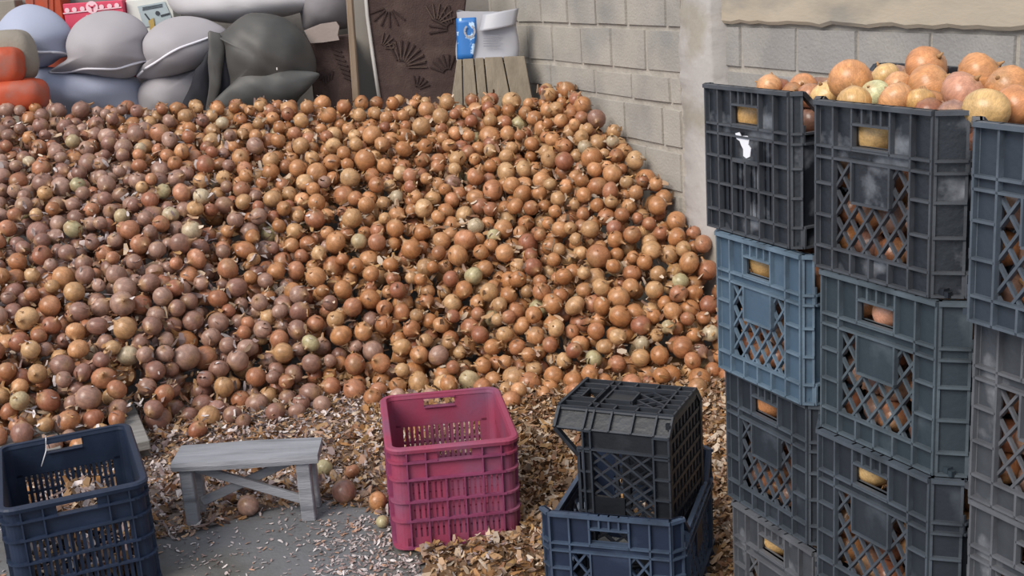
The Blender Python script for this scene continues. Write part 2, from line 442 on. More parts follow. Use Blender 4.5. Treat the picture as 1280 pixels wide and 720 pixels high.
def crate_proto(W, L, H, style='lattice', c=.035):
    q = lattice_crate_meshes(W, L, H, style, c); r = {}
    r['ends'] = [[b.mesh(n_) for b, n_ in zip(E, ('end_panel', 'lattice' if style == 'lattice' else 'slot_bars', 'label_plate'))] for E in q['ends']]
    r['sides'] = [[b.mesh(n_) for b, n_ in zip(E, ('side_panel', 'lattice', 'label_plate'))] for E in q['sides']]
    r['posts'] = [b.mesh('corner_post') for b in q['posts']]; r['base'] = q['base'].mesh('base')
    return r
def crate_from(proto, m, label, group=None, name='plastic_crate'):
    root = empty(name, (0, 0, 0)); tag(root, label, 'crate', group)
    link('base', proto['base'], m, root)
    for kind, grp in (('end_panel', proto['ends']), ('side_panel', proto['sides'])):
        for E in grp:
            p = link(kind, E[0], m, root)
            for me in E[1:]: link(me.name.split('.')[0], me, m, p)
    for me in proto['posts']: link('corner_post', me, m, root)
    return root

HS = .3225; CW, CL, CC = .36, .50, .035
P_LAT = crate_proto(CW, CL, HS - .002, 'lattice'); LW, LC = .322, .014
P_SLOT = crate_proto(LW, CL, HS - .002, 'slots', LC); P_LEFT = crate_proto(LW, CL, HS - .002, 'lattice', LC)
# (top-left corner of the end face x, y, yaw, level, mesh, material, label)
STACKS = [
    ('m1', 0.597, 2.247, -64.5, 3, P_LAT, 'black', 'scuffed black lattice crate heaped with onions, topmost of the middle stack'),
    ('m2', 0.603, 2.226, -64, 2, P_LAT, 'slate', 'slate grey lattice crate, second from the top of the middle stack'),
    ('m3', 0.595, 2.219, -64, 1, P_LAT, 'slate2', 'dark slate lattice crate, third from the top of the middle stack'),
    ('m4', 0.595, 2.219, -64, 0, P_LAT, 'slate2', 'dark lattice crate at the bottom of the middle stack'),
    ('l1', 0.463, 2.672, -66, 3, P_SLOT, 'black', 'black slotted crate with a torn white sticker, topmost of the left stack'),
    ('l2', 0.473, 2.620, -66, 2, P_LEFT, 'blue', 'light blue lattice crate, second from the top of the left stack'),
    ('l3', 0.489, 2.624, -66.5, 1, P_LEFT, 'slate2', 'dark grey lattice crate under the light blue crate'),
    ('l4', 0.494, 2.590, -66.5, 0, P_LEFT, 'dusty', 'dusty black lattice crate at the bottom of the left stack'),
    ('r1', .735, 1.837, -66, 3, P_LAT, 'greyblue', 'grey blue lattice crate at the right edge, topmost of the right stack'),
    ('r2', .760, 1.868, -66, 2, P_LAT, 'dusty', 'shiny scuffed dark crate at the right edge, second in its stack'),
    ('r3', .762, 1.866, -66, 1, P_LAT, 'dusty', 'dusty grey crate at the right edge, third in its stack'),
    ('r4', .762, 1.866, -66, 0, P_LAT, 'slate2', 'dark crate at the bottom of the right stack'),
]
CR = {}
for key, x, y, yaw, lev, proto, m, label in STACKS:
    a = R(yaw); d = Vector((math.cos(a), math.sin(a), 0)); e = Vector((-math.sin(a), math.cos(a), 0))
    c = Vector((x, y, 0)) + d * ((LW / 2 - LC) if key[0] == 'l' else (CW / 2 - CC)) + e * CL / 2
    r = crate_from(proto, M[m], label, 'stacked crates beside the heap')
    r.location = (c.x, c.y, lev * HS); r.rotation_euler = (0, 0, a)
    CR[key] = (r, c, a, lev * HS)
# torn sticker on the slotted crate's label plate
mb = MB()
pts = [(-.035, .045), (-.02, .05), (-.012, .038), (.012, .042), (.02, .03), (.016, .012), (.026, 0), (.022, -.028), (.008, -.036), (-.004, -.03), (-.004, -.006), (-.012, .006), (-.018, .02), (-.03, .026)]
n0 = len(pts)
for dy in (-.0066, -.0085):
    for (px, pz) in pts: mb.v.append(Vector((px * .9 - .005, -CL / 2 + dy, .60 * HS + pz * .62)))
mb.f.append(tuple(range(n0))[::-1]); mb.f.append(tuple(range(n0, 2 * n0)))
for i in range(n0): mb.f.append((i, (i + 1) % n0, n0 + (i + 1) % n0, n0 + i))
st = obj('sticker', mb, M['sticker'], CR['l1'][0]); st['label'] = 'torn white paper sticker'

# the two empty crates on the floor
P_LOW = crate_proto(.335, .45, .30, 'lattice', .022)
low = crate_from(P_LOW, M['navy_low'], 'empty navy lattice crate on the floor with another crate stood inside it')
a = R(-19); d = Vector((math.cos(a), math.sin(a), 0)); e = Vector((-math.sin(a), math.cos(a), 0))
c = Vector((.034, 2.646, 0)) + d * .1675 + e * .225
low.location = (c.x, c.y, .004); low.rotation_euler = (0, 0, a)
P_IN = crate_proto(.265, .49, .295)
inner = crate_from(P_IN, M['black_clean'], 'empty black lattice crate stood on its end inside the navy crate')
# local y (length) -> up, local z (mouth) -> to the left, local x -> towards the camera
b = R(-25); hx = Vector((math.cos(b), math.sin(b), 0)); back_ = Vector((-math.sin(b), math.cos(b), 0))
Lz = -hx; Ly = Vector((0, 0, 1)); Lx = Ly.cross(Lz)
cc = at_height(784, 500, .51); cc.z = .02 + .245; cc += hx * .15
inner.matrix_world = Matrix(((Lx.x, Ly.x, Lz.x, cc.x), (Lx.y, Ly.y, Lz.y, cc.y), (Lx.z, Ly.z, Lz.z, cc.z), (0, 0, 0, 1)))

# round-cornered slotted crates (pink one, navy ones at the left edge)
def tub_crate(W, L, H, m, label, group=None):
    root = empty('plastic_crate', (0, 0, 0)); tag(root, label, 'crate', group)
    t = .006; c = .03; wf, lf = W - 2 * c, L - 2 * c
    X, Y = Vector((1, 0, 0)), Vector((0, 1, 0))
    lev = (.0, .27, .46, .68, .85)
    def wall(o, U, N, w_, hole):
        b = MB(); P = lambda *q: (rib if q[5] > .005 else panel)(b, o, U, N, *q); r = .012; k = .006
        h0, h1 = w_ * .34, w_ * .68
        if hole:
            P(0, h0, .68 * H, H, -t, 0); P(h1, w_, .68 * H, H, -t, 0); P(h0, h1, .68 * H, .855 * H, -t, 0); P(h0, h1, .955 * H, H, -t, 0)
            P(h0, h1, .85 * H, .858 * H, -.012, r); P(h0, h1, .95 * H, .958 * H, -.012, .006)
        else: P(0, w_, .68 * H, H, -t, 0)
        P(0, w_ * .06, 0, .68 * H, -t, 0); P(w_ * .94, w_, 0, .68 * H, -t, 0)
        P(0, w_, 0, .10 * H, -t, 0)
        for v in lev: P(0, w_, v * H, v * H + k, 0, r) if not (hole and v > .8) else (P(0, h0, v * H, v * H + k, 0, r), P(h1, w_, v * H, v * H + k, 0, r))
        nv = 5 if w_ < .35 else 8
        for i in range(nv + 1):
            u = .04 * w_ + (w_ * .92) * i / nv
            P(u - .002, u + .002, 0, .68 * H if (hole and h0 < u < h1) else H, 0, r * .9)
        sl = MB()
        for (v0, v1) in ((.10, .27), (.27, .46), (.46, .66)):
            slots(sl, o, U, N, w_ * .06, w_ * .94, v0 * H, v1 * H, .0155)
        P(0, w_, .655 * H, .68 * H, -t, 0)
        return b, sl
    for nm, o, U, N, w_, hole in (('end_panel', Vector((-wf / 2, -L / 2, 0)), X, -Y, wf, 1), ('end_panel', Vector((wf / 2, L / 2, 0)), -X, Y, wf, 1),
                                  ('side_panel', Vector((W / 2, -lf / 2, 0)), Y, X, lf, 0), ('side_panel', Vector((-W / 2, lf / 2, 0)), -Y, -X, lf, 0)):
        b, sl = wall(o, U, N, w_, hole)
        p = obj(nm, b, m, root); obj('slot_bars', sl, m, p)
    for (cx, cy, a0) in ((wf / 2, -lf / 2, -90), (wf / 2, lf / 2, 0), (-wf / 2, lf / 2, 90), (-wf / 2, -lf / 2, 180)):
        b = MB()
        def arc(r_, z0, z1, ri):
            def fn(u, v):
                an = R(a0 + 90 * u); ring = [(ri, z0), (r_, z0), (r_, z1), (ri, z1), (ri, z0)]
                rr, z = ring[min(4, int(v * 4 + .5))]
                return (cx + rr * math.cos(an), cy + rr * math.sin(an), z)
            b.grid(fn, 5, 4)
        arc(c, 0, H, c - t)
        for v in lev: arc(c + .010, v * H, v * H + .006, c - .001)
        obj('corner_post', b, m, root)
    # rim: rounded flange all round
    b = MB(); path = []
    for (cx, cy, a0) in ((wf / 2, -lf / 2, -90), (wf / 2, lf / 2, 0), (-wf / 2, lf / 2, 90), (-wf / 2, -lf / 2, 180)):
        for i in range(6):
            an = R(a0 + 18 * i); path.append((cx, cy, math.cos(an), math.sin(an)))
    ring = [(c - .008, H - .012), (c + .012, H - .014), (c + .014, H - .004), (c + .009, H + .001), (c - .005, H + .001)]
    def rim(u, v):
        cx, cy, ca, sa_ = path[int(round(u * len(path))) % len(path)]; rr, z = ring[int(round(v * 5)) % 5]
        return (cx + rr * ca, cy + rr * sa_, z)
    b.grid(rim, len(path), 5, closed=True)
    obj('rim', b, m, root)
    b = MB(); b.box(-wf / 2 - .02, wf / 2 + .02, -L / 2 + .006, L / 2 - .006, .006, .012)
    for i in range(7):
        y = -lf / 2 + lf * i / 6; b.box(-W / 2 + .01, W / 2 - .01, y - .004, y + .004, .0, .016)
    obj('base', b, m, root)
    return root
pink = tub_crate(.345, .44, .30, M['pink'], 'empty pink slotted crate standing on the floor skins')
a = R(7.3); d = Vector((math.cos(a), math.sin(a), 0)); e = Vector((-math.sin(a), math.cos(a), 0))
c = Vector((-.367, 3.067, 0)) + d * .172 + e * .22
pink.location = (c.x, c.y, .008); pink.rotation_euler = (R(-.3), R(1.2), a)
navy = tub_crate(.355, .49, .30, M['navy'], 'navy slotted crate in the lower left corner with skins inside')
a = R(22); d = Vector((math.cos(a), math.sin(a), 0)); e = Vector((-math.sin(a), math.cos(a), 0))
c = Vector((-1.015, 2.985, 0)) - d * .178 + e * .245
navy.location = (c.x, c.y, .004); navy.rotation_euler = (0, 0, a)
NAVY = (c.copy(), a)

def in_navy(u, v, z): return Vector((NAVY[0].x + u * math.cos(NAVY[1]) - v * math.sin(NAVY[1]), NAVY[0].y + u * math.sin(NAVY[1]) + v * math.cos(NAVY[1]), z + .004))
mb = MB(); mb.tube([in_navy(-.045, .268, .26), in_navy(-.05, .265, .303), in_navy(-.05, .235, .305), in_navy(-.055, .225, .27), in_navy(-.075, .222, .225)], [.0018] * 5, 6)
STRING = tag(obj('string', mb, M['sticker'], None, smooth=True), 'thin white string hanging over the back rim of the navy crate', 'string')

# ------------------------------------------------------------------ bench and board
root = empty('wooden_bench', (-.825, 3.375, 0), R(-.3)); tag(root, 'small weathered grey wooden bench with crossed braces', 'bench')
def part_box(name, x0, x1, y0, y1, z0, z1, m, parent, bv=.003):
    mb = MB(); mb.box(x0, x1, y0, y1, z0, z1); return bevel(obj(name, mb, m, parent), bv)
mb = MB()
def seat_fn(u, v):
    ring = [(-.075, .012), (-.078, .0), (-.075, -.014), (.075, -.014), (.078, 0), (.075, .012), (-.075, .012)]
    y, z = ring[int(round(v * 6))]
    x = -.216 + .434 * u
    return (x + .004 * math.sin(y * 60), y + .003 * math.sin(x * 17), .205 + z + .002 * math.sin(x * 13 + y * 30))
mb.grid(seat_fn, 16, 6)
n0 = len(mb.v)
mb.f.append(tuple(j * 17 for j in range(6))); mb.f.append(tuple(j * 17 + 16 for j in reversed(range(6))))
obj('seat', mb, M['wood_bench'], root)
for x0, x1 in ((-.196, -.158), (.150, .192)):
    part_box('leg', x0, x1, -.062, -.028, 0, .19, M['wood_bench'], root)
    part_box('leg', x0, x1, .030, .062, 0, .19, M['wood_bench'], root)
for y0, za, zb in ((-.020, .182, .055), (.012, .055, .182)):
    mb = MB(); mb.bar((-.160, y0, za), (.152, y0, zb), .026, .016, (0, 1, 0)); bevel(obj('brace', mb, M['wood_bench'], root), .002)

pr = at_height(187, 550, .085)
root = empty('wooden_pallet', (pr.x, pr.y, 0), R(23)); tag(root, 'wooden pallet board end poking out from under the left onions', 'pallet')
for i in range(4):
    part_box('deck_board', -.105 - .14 * i, 0 - .14 * i, 0, .55, .05, .085, M['wood_grey'], root)
for y in (.05, .42): part_box('runner', -.525, -.002, y, y + .07, 0, .05, M['wood_grey'], root)

# ------------------------------------------------------------------ back row: sacks, sheet, boards
def interp(t, P):
    for (a, va), (b_, vb) in zip(P[:-1], P[1:]):
        if t <= b_: return va + (vb - va) * (t - a) / (b_ - a)
    return P[-1][1]
def spline(P, n_):
    out = []; k = len(P)
    for i in range(k):
        p0, p1, p2, p3 = P[i - 1], P[i], P[(i + 1) % k], P[(i + 2) % k]
        for j in range(n_):
            t = j / n_
            out.append(tuple(.5 * (2 * b + (c_ - a) * t + (2 * a - 5 * b + 4 * c_ - d_) * t * t + (3 * b - a - 3 * c_ + d_) * t ** 3) for a, b, c_, d_ in zip(p0, p1, p2, p3)))
    return out
def inflate(outline, Y, dep, wave=0., pw=2.4, ph=0.):
    """a stuffed body: its rim lies in the plane at distance Y, front and back bulge out of it"""
    O = spline(outline, 4); k = len(O); mb = MB()
    cx = sum(p[0] for p in O) / k; cy = sum(p[1] for p in O) / k
    NR = 12
    c3 = at_depth(cx, cy, Y); R3 = [at_depth(x, y, Y) for x, y in O]
    c3.y = Y; rx = .9 * sum(abs(p.x - c3.x) for p in R3) / k * 1.5; rz = .9 * sum(abs(p.z - c3.z) for p in R3) / k * 1.5
    rx = min(rx, .92 * min(max(p.x for p in R3) - c3.x, c3.x - min(p.x for p in R3))); rz = min(rz, .92 * min(max(p.z for p in R3) - c3.z, c3.z - min(p.z for p in R3)))
    rings = [(j / NR, 1) for j in range(1, NR + 1)] + [(j / NR, -1) for j in range(NR - 1, 0, -1)]
    for (t, sg) in rings:
        e = math.sin(t * math.pi / 2)
        for i, p in enumerate(R3):
            an = math.atan2((p.z - c3.z) / rz, (p.x - c3.x) / rx); wq = e ** 4
            el = Vector((c3.x + rx * math.cos(an), Y, c3.z + rz * math.sin(an)))
            q = c3 + ((p - c3) * wq + (el - c3) * (1 - wq)) * e
            b = dep / 2 * (1 - e ** pw) ** .62 if e < .9999 else 0
            wv = wave * math.sin(q.x * 38 + ph + q.z * 17) * math.sin(q.z * 31 + ph) * (1 - e * .4)
            mb.v.append(Vector((q.x, Y - sg * (b + wv), q.z)))
    m_ = len(rings)
    for j in range(m_ - 1):
        for i in range(k):
            i2 = (i + 1) % k; mb.f.append((j * k + i, (j + 1) * k + i, (j + 1) * k + i2, j * k + i2))
    for j, sg in ((0, 1), (m_ - 1, -1)):
        n0 = len(mb.v); mb.v.append(Vector((c3.x, Y - sg * dep / 2, c3.z)))
        for i in range(k):
            i2 = (i + 1) % k; mb.f.append((n0, j * k + i, j * k + i2) if sg > 0 else (n0, j * k + i2, j * k + i))
    return mb
def hit(mb, x, y, Y):
    from mathutils.bvhtree import BVHTree
    if not hasattr(mb, 'bvh'): mb.bvh = BVHTree.FromPolygons([tuple(v) for v in mb.v], mb.f)
    d = ray(x, y).normalized(); h = mb.bvh.ray_cast(CAM, d)
    return h[0] if h[0] is not None else at_depth(x, y, Y - .01)
def sack(outline, Y, dep, m, label, seam=None, wave=.004, ph=0., tie=None):
    mb = inflate(outline, Y, dep, wave, 2.4, ph)
    zs = min(v.z for v in mb.v); xs = sum(v.x for v in mb.v) / len(mb.v); base = Vector((xs, Y, zs))
    root = empty('woven_sack', base); tag(root, label, 'sack', 'filled sacks behind the heap')
    if seam:
        P = spline_open([hit(mb, x, y, Y) for x, y in seam]); sm_ = MB()
        for p in P: p.y -= .003
        sm_.tube([p - base for p in P], [.0065] * len(P), 6)
    mb.v = [v - base for v in mb.v]
    obj('sack_body', mb, m, root, smooth=True)
    if seam: o = obj('seam', sm_, M['seam'], root, smooth=True); o['label'] = 'white stitched seam'
    if tie:
        t = MB(); p = at_depth(*tie, Y - .03) - base
        t.tube([p + Vector((-.05, .02, 0)), p + Vector((-.01, 0, 0)), p + Vector((.004, -.004, 0)), p + Vector((.012, -.01, -.003))], [.045, .018, .016, .024], 12)
        obj('tied_end', t, M['seam'], root, smooth=True)
def spline_open(P):
    out = []
    for i in range(len(P) - 1):
        p0, p1, p2, p3 = P[max(0, i - 1)], P[i], P[i + 1], P[min(len(P) - 1, i + 2)]
        for j in range(4):
            t = j / 4; out.append(.5 * (2 * p1 + (p2 - p0) * t + (2 * p0 - 5 * p1 + 4 * p2 - p3) * t * t + (3 * p1 - p0 - 3 * p2 + p3) * t ** 3))
    return out + [P[-1].copy()]
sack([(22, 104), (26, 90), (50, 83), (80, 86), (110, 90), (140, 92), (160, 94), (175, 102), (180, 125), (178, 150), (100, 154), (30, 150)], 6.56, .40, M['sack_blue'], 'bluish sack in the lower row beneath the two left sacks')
sack([(173, 118), (178, 104), (190, 97), (215, 93), (240, 86), (268, 80), (272, 150), (220, 154), (180, 150), (175, 132)], 6.56, .36, M['sack'], 'pale sack half hidden by the dark rubber sheet, lower row', ph=2)
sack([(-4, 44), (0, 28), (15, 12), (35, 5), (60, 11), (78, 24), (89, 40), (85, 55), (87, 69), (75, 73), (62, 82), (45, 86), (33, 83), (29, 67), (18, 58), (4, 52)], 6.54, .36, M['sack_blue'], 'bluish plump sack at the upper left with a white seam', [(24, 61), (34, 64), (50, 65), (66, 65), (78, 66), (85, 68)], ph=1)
sack([(61, 91), (72, 82), (88, 71), (85, 55), (87, 42), (96, 28), (112, 18), (135, 13), (158, 16), (176, 26), (185, 40), (183, 52), (188, 65), (193, 75), (181, 82), (173, 92), (158, 98), (135, 97), (110, 93), (85, 91)], 6.48, .40, M['sack'], 'plump pale sack in the centre of the upper row', [(63, 90), (85, 90), (105, 86), (125, 86), (145, 86), (160, 82), (178, 77), (191, 75)], ph=3)
sack([(171, 97), (177, 84), (191, 74), (188, 62), (182, 50), (189, 37), (206, 25), (228, 20), (250, 22), (268, 28), (285, 40), (285, 60), (270, 75), (245, 86), (215, 96), (195, 101), (181, 99)], 6.50, .38, M['sack'], 'pale sack slanting right of the central sack, seam rising', [(172, 95), (182, 86), (195, 78), (210, 68), (225, 60), (245, 53), (262, 47)], ph=4.4)
sack([(208, -5), (215, -25), (300, -30), (360, -22), (382, -8), (393, 3), (384, 12), (360, 20), (330, 24), (300, 29), (275, 28), (240, 21), (218, 15)], 6.68, .34, M['sack_white'], 'long white sack lying on top behind the rubber sheet', tie=(392, 4), ph=.6)
sack([(372, -10), (384, -32), (430, -32), (444, 0), (442, 30), (425, 37), (400, 41), (381, 38), (376, 20)], 6.72, .30, M['sack_grey'], 'grey sack at the top beside the wooden post', ph=5)

# dark rubber sheet draped over the sacks
base = at_depth(310, 130, 6.34)
root = empty('rubber_sheet', base); tag(root, 'dark grey rubber sheet draped in folds over the sacks', 'sheet')
def sheet_part(nm, outline, Y, dep, m, wave=.006, ph=0.):
    mb = inflate(outline, Y, dep, wave, 2.0, ph); mb.v = [v - base for v in mb.v]; return obj(nm, mb, m, root, smooth=True)
sheet_part('sheet', [(262, 41), (275, 41), (284, 35), (300, 22), (315, 16), (340, 18), (360, 25), (378, 41), (389, 58), (395, 75), (395, 92), (389, 107), (375, 122), (355, 140), (275, 140), (284, 112), (286, 85), (281, 55)], 6.34, .30, M['tarp'], .008)
sheet_part('inner_fold', [(226, 142), (238, 108), (250, 84), (261, 62), (266, 80), (266, 120), (262, 145)], 6.38, .10, M['dark'])  # dark recess of the sheet, its shade put into the colour
f_ = sheet_part('hanging_fold', [(260, 41), (268, 40), (276, 44), (281, 60), (278, 90), (274, 118), (268, 142), (257, 142), (261, 110), (263, 70)], 6.28, .07, M['tarp'], .004)
sheet_part('inner_fold', [(275, 46), (282, 58), (287, 88), (289, 108), (272, 128), (276, 95)], 6.30, .04, M['dark'], 0)  # narrow recess beside the hanging fold, shade again put into the colour
sheet_part('folded_flap', [(264, 130), (288, 106), (305, 92), (330, 88), (365, 88), (394, 90), (399, 96), (382, 113), (362, 128), (345, 145), (262, 145)], 6.24, .10, M['tarp'], .004, 2)
p = at_depth(346, 86, 6.18) - base; mb = MB(); mb.box(p.x - .003, p.x + .003, p.y, p.y + .01, p.z - .006, p.z + .006)
obj('eyelet', mb, M['white_edge'], root)

def leaning(name, corners, Y, t, m, label, cat, nm=None):
    """a slab from its four picture corners tl, tr, br, bl taken at its own distance"""
    q = [at_depth(x, y, Y) for x, y in corners]; q[2].z = q[3].z = LEDGE
    base = (q[2] + q[3]) / 2
    root = empty(name, base); tag(root, label, cat)
    mb = MB(); n_ = len(mb.v)
    for dy in (0, t):
        for p in q: mb.v.append(p - base + Vector((0, dy, 0)))
    for f in ((0, 3, 2, 1), (4, 5, 6, 7), (0, 1, 5, 4), (1, 2, 6, 5), (2, 3, 7, 6), (3, 0, 4, 7)): mb.f.append(f)
    o = bevel(obj(nm or name, mb, m, root), min(.006, t * .3))
    return root, base, q
# rug bale left of the post, with torn cardboard over it
r_, b_, q_ = leaning('folded_rug', [(384, 50), (436, 44), (441, 125), (392, 125)], 6.45, .22, M['rug'], 'dark brown patterned rug folded beside the wooden post', 'rug', 'rug_body')
mb = MB()
for i in range(7):
    p = at_depth(419 + i * 2.6, 62 + i * 6, 6.445) - b_
    mb.bar(p + Vector((-.02, 0, .01)), p + Vector((.03, 0, -.012)), .010, .008, (0, 1, 0))
for i in range(6):
    p = at_depth(398 + i * 3.0, 100 - abs(i - 3) * 3, 6.445) - b_
    mb.bar(p + Vector((0, 0, -.02)), p + Vector((.012 * (i - 2.5) / 2, 0, .022)), .008, .008, (0, 1, 0))
tag(obj('woven_pattern', mb, M['rug_dark'], r_), kind='stuff')
mb = MB()
cpts = [(380, 38), (400, 30), (420, 27), (424, 33), (422, 44), (424, 50), (404, 53), (388, 54)]
for dy in (0, .02):
    for (x, y) in cpts:
        p = at_depth(x, y, 6.40); mb.v.append(p + Vector((0, dy, 0)))
n0 = len(cpts); mb.f.append(tuple(range(n0))); mb.f.append(tuple(reversed(range(n0, 2 * n0))))
for i in range(n0): mb.f.append((i, n0 + i, n0 + (i + 1) % n0, (i + 1) % n0))
tag(obj('cardboard_piece', mb, M['cardboard']), 'torn greyish cardboard lying on the folded brown rug', 'cardboard')
leaning('wooden_post', [(429, -50), (437, -50), (449, 125), (440, 125)], 6.42, .05, M['wood_post'], 'thin upright wooden post between the two brown rugs', 'post', 'post')
r_, b_, q_ = leaning('grey_board', [(436, -50), (476, -50), (482, 125), (446, 125)], 6.62, .03, M['board'], 'flat grey board standing behind the wooden post', 'board', 'board')
r_, b_, q_ = leaning('hanging_rug', [(452, -50), (588, -50), (568, 125), (474, 125)], 6.50, .06, M['rug'], 'dark brown carpet with embossed fan pattern leaning upright', 'rug', 'rug_body')
def fan(mb, cx, cy, rad, a0, a1, n_, Y, w0=.010):
    for i in range(n_):
        an = R(a0 + (a1 - a0) * i / (n_ - 1))
        p = at_depth(cx + rad * .25 * math.cos(an), cy - rad * .25 * math.sin(an), Y) - b_
        q = at_depth(cx + rad * math.cos(an), cy - rad * math.sin(an), Y) - b_
        mb.bar(p, q, w0, .010, (0, 1, 0))
dk = MB(); fan(dk, 500, 82, 32, 8, 118, 8, 6.497); fan(dk, 486, 8, 26, 200, 320, 6, 6.497, .008); fan(dk, 566, 36, 30, 100, 190, 6, 6.497, .009)
fan(dk, 560, 92, 24, 70, 160, 6, 6.497, .008); fan(dk, 520, 112, 18, 20, 100, 5, 6.497, .007)
tag(obj('embossed_pattern', dk, M['rug_dark'], r_), kind='stuff')
lt = MB(); fan(lt, 502, 84, 32, 0, 110, 8, 6.4965, .005); fan(lt, 545, 30, 26, 20, 120, 6, 6.4965, .006); fan(lt, 476, 60, 20, 0, 80, 5, 6.4965, .005)
tag(obj('raised_pattern', lt, M['rug_light'], r_), kind='stuff')
mb = MB(); mb.tube([at_depth(453, -50, 6.49) - b_, at_depth(459, 20, 6.49) - b_, at_depth(466, 70, 6.49) - b_, at_depth(474, 124, 6.49) - b_], [.010] * 4, 8)
e_ = obj('white_edging', mb, M['white_edge'], r_, smooth=True); e_['label'] = 'white edge binding'

# pallet of slats on which the printed bag stands
YS = 6.22
tops = [570, 577.5, 592, 604.5, 628, 656]; bots = [560, 578, 597, 610, 640, 667]
base = at_depth(612, 125, YS); base.z = LEDGE
root = empty('slatted_crate', base); tag(root, 'weathered wooden slatted crate under the printed bag', 'crate')
for i in range(5):
    mb = MB(); g = 1.1
    yt = 75 - i * 1.0
    q = [at_depth(tops[i] + g, yt, YS + .05), at_depth(tops[i + 1] - g * .3, yt - .8, YS + .05), at_depth(bots[i + 1] - g * .3, 126, YS - .03), at_depth(bots[i] + g, 126, YS - .03)]
    q[2].z = q[3].z = LEDGE
    for dy in (0, .02):
        for p in q: mb.v.append(p - base + Vector((0, dy, 0)))
    for f in ((0, 3, 2, 1), (4, 5, 6, 7), (0, 1, 5, 4), (1, 2, 6, 5), (2, 3, 7, 6), (3, 0, 4, 7)): mb.f.append(f)
    bevel(obj('slat', mb, M['wood_slat'], root), .003)
ta = at_depth(570, 74, YS + .05) - base; tb = at_depth(656, 70, YS + .05) - base
mb = MB(); mb.quadbox(ta + Vector((.004, .022, -.03)), tb - ta - Vector((.008, 0, 0)), Vector((0, .11, 0)), Vector((0, 0, .022)))
obj('top_board', mb, M['wood_slat'], root)
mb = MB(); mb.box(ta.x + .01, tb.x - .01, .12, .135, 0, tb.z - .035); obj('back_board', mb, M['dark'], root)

# printed plastic bag
A = at_depth(570, 76, YS + .06); B = at_depth(645, 8, YS + .06)
base = Vector(((A.x + B.x) / 2, YS + .125, A.z))
wd, ht = B.x - A.x, B.z - A.z
root = empty('plastic_bag', base); tag(root, 'white plastic bag with blue print on the slatted crate', 'bag')
mb = MB()
def bagf(u, v):
    th = 2 * math.pi * u; sp = lambda x, p: math.copysign(abs(x) ** p, x)
    k = (1 - .10 * v) * (1 if v < .96 else .75)
    x = wd / 2 * sp(math.cos(th), .45) * (1.0 - .06 * v + .03 * math.sin(v * 7)) + .012 * v
    y = (.062 - .03 * v) * sp(math.sin(th), .6) + .008 * math.sin(9 * u + 5 * v)
    z = ht * (.92 * v) * (1 + .07 * math.cos(th) * v * -1) + .006 * math.sin(20 * u) * v
    return (x, y, z)
mb.grid(bagf, 40, 14, closed=True)
obj('bag_body', mb, M['bag'], root, smooth=True)
def decal(name, m, fn, nu=8, nv=8, lift=.0):
    mb = MB(); mb.grid(fn, nu, nv); o = obj(name, mb, m, root, smooth=True)
    s_ = o.modifiers.new('thickness', 'SOLIDIFY'); s_.thickness = .002; return o
def front(x, v): # a point on the front of the bag
    xx = x * wd / 2
    f = max(.1, (1 - min(.98, abs(x)) ** 4)) ** .3
    return Vector((xx + .012 * v, -(.062 - .03 * v) * f - .012, ht * .92 * v))
decal('blue_print', M['bag_blue'], lambda u, v: front(-.97 + .62 * u * (1 - .35 * max(0, .5 - v)), .03 + .88 * v))
decal('fold_flap', M['bag'], lambda u, v: front(-.25 + 1.15 * u, .60 + .36 * v) + Vector((.02 * v, -.022 * math.sin(math.pi * u) - .01 * (1 - v), .02 * u)))
mb = MB()
for i in range(5):
    a_ = front(-.12, .50 - i * .055) + Vector((0, -.006, 0)); b2 = front(.42 - .1 * (i % 2), .485 - i * .055) + Vector((0, -.006, 0))
    mb.bar(a_, b2, .004, .002, (0, 1, 0))
obj('printed_lines', mb, M['bag_ink'], root)
mb = MB(); c0 = front(-.55, .62)
for k in range(12):
    a1, a2 = R(30 * k), R(30 * k + 30)
    if k in (2, 3): continue
    mb.bar(c0 + Vector((.026 * math.cos(a1), -.006, .03 * math.sin(a1))), c0 + Vector((.026 * math.cos(a2), -.006, .03 * math.sin(a2))), .010, .003, (0, 1, 0))
obj('swirl_print', mb, M['bag'], root)

# cartons at the upper left
def carton(name, x0, x1, ytl, ytr, Y, depth, m, label, cat='box'):
    A = at_depth(x0, ytl, Y); B = at_depth(x1, ytr, Y)
    base = Vector(((A.x + B.x) / 2, Y, LEDGE))
    root = empty(name, base, math.atan2(0, 1)); tag(root, label, cat)
    w_ = B.x - A.x; h_ = (A.z + B.z) / 2 - LEDGE
    mb = MB(); mb.box(-w_ / 2, w_ / 2, 0, depth, 0, h_); o = bevel(obj('carton_body', mb, m, root), .004)
    return root, base, w_, h_
def disc(mb, c_, r_, t=.003, n_=14, sx=1):
    k = len(mb.v)
    for dy in (0, -t):
        for i in range(n_): an = 2 * math.pi * i / n_; mb.v.append(c_ + Vector((r_ * sx * math.cos(an), dy, r_ * math.sin(an))))
    mb.f.append(tuple(k + n_ + i for i in range(n_)))
    for i in range(n_): mb.f.append((k + i, k + (i + 1) % n_, k + n_ + (i + 1) % n_, k + n_ + i))
root, base, w_, h_ = carton('printed_carton', 78, 153, 4, 1, 6.72, .18, M['pinkbox'], 'pink carton with a white round emblem and dot border')
mb = MB()
for x in (84, 93, 103, 127, 137, 146): disc(mb, at_depth(x, 13 - (x - 84) * .10, 6.718) - base, .013)
disc(mb, at_depth(115, 9, 6.718) - base, .033)
obj('printed_dots', mb, M['pinklight'], root)
mb = MB(); c_ = at_depth(115, 9, 6.714) - base
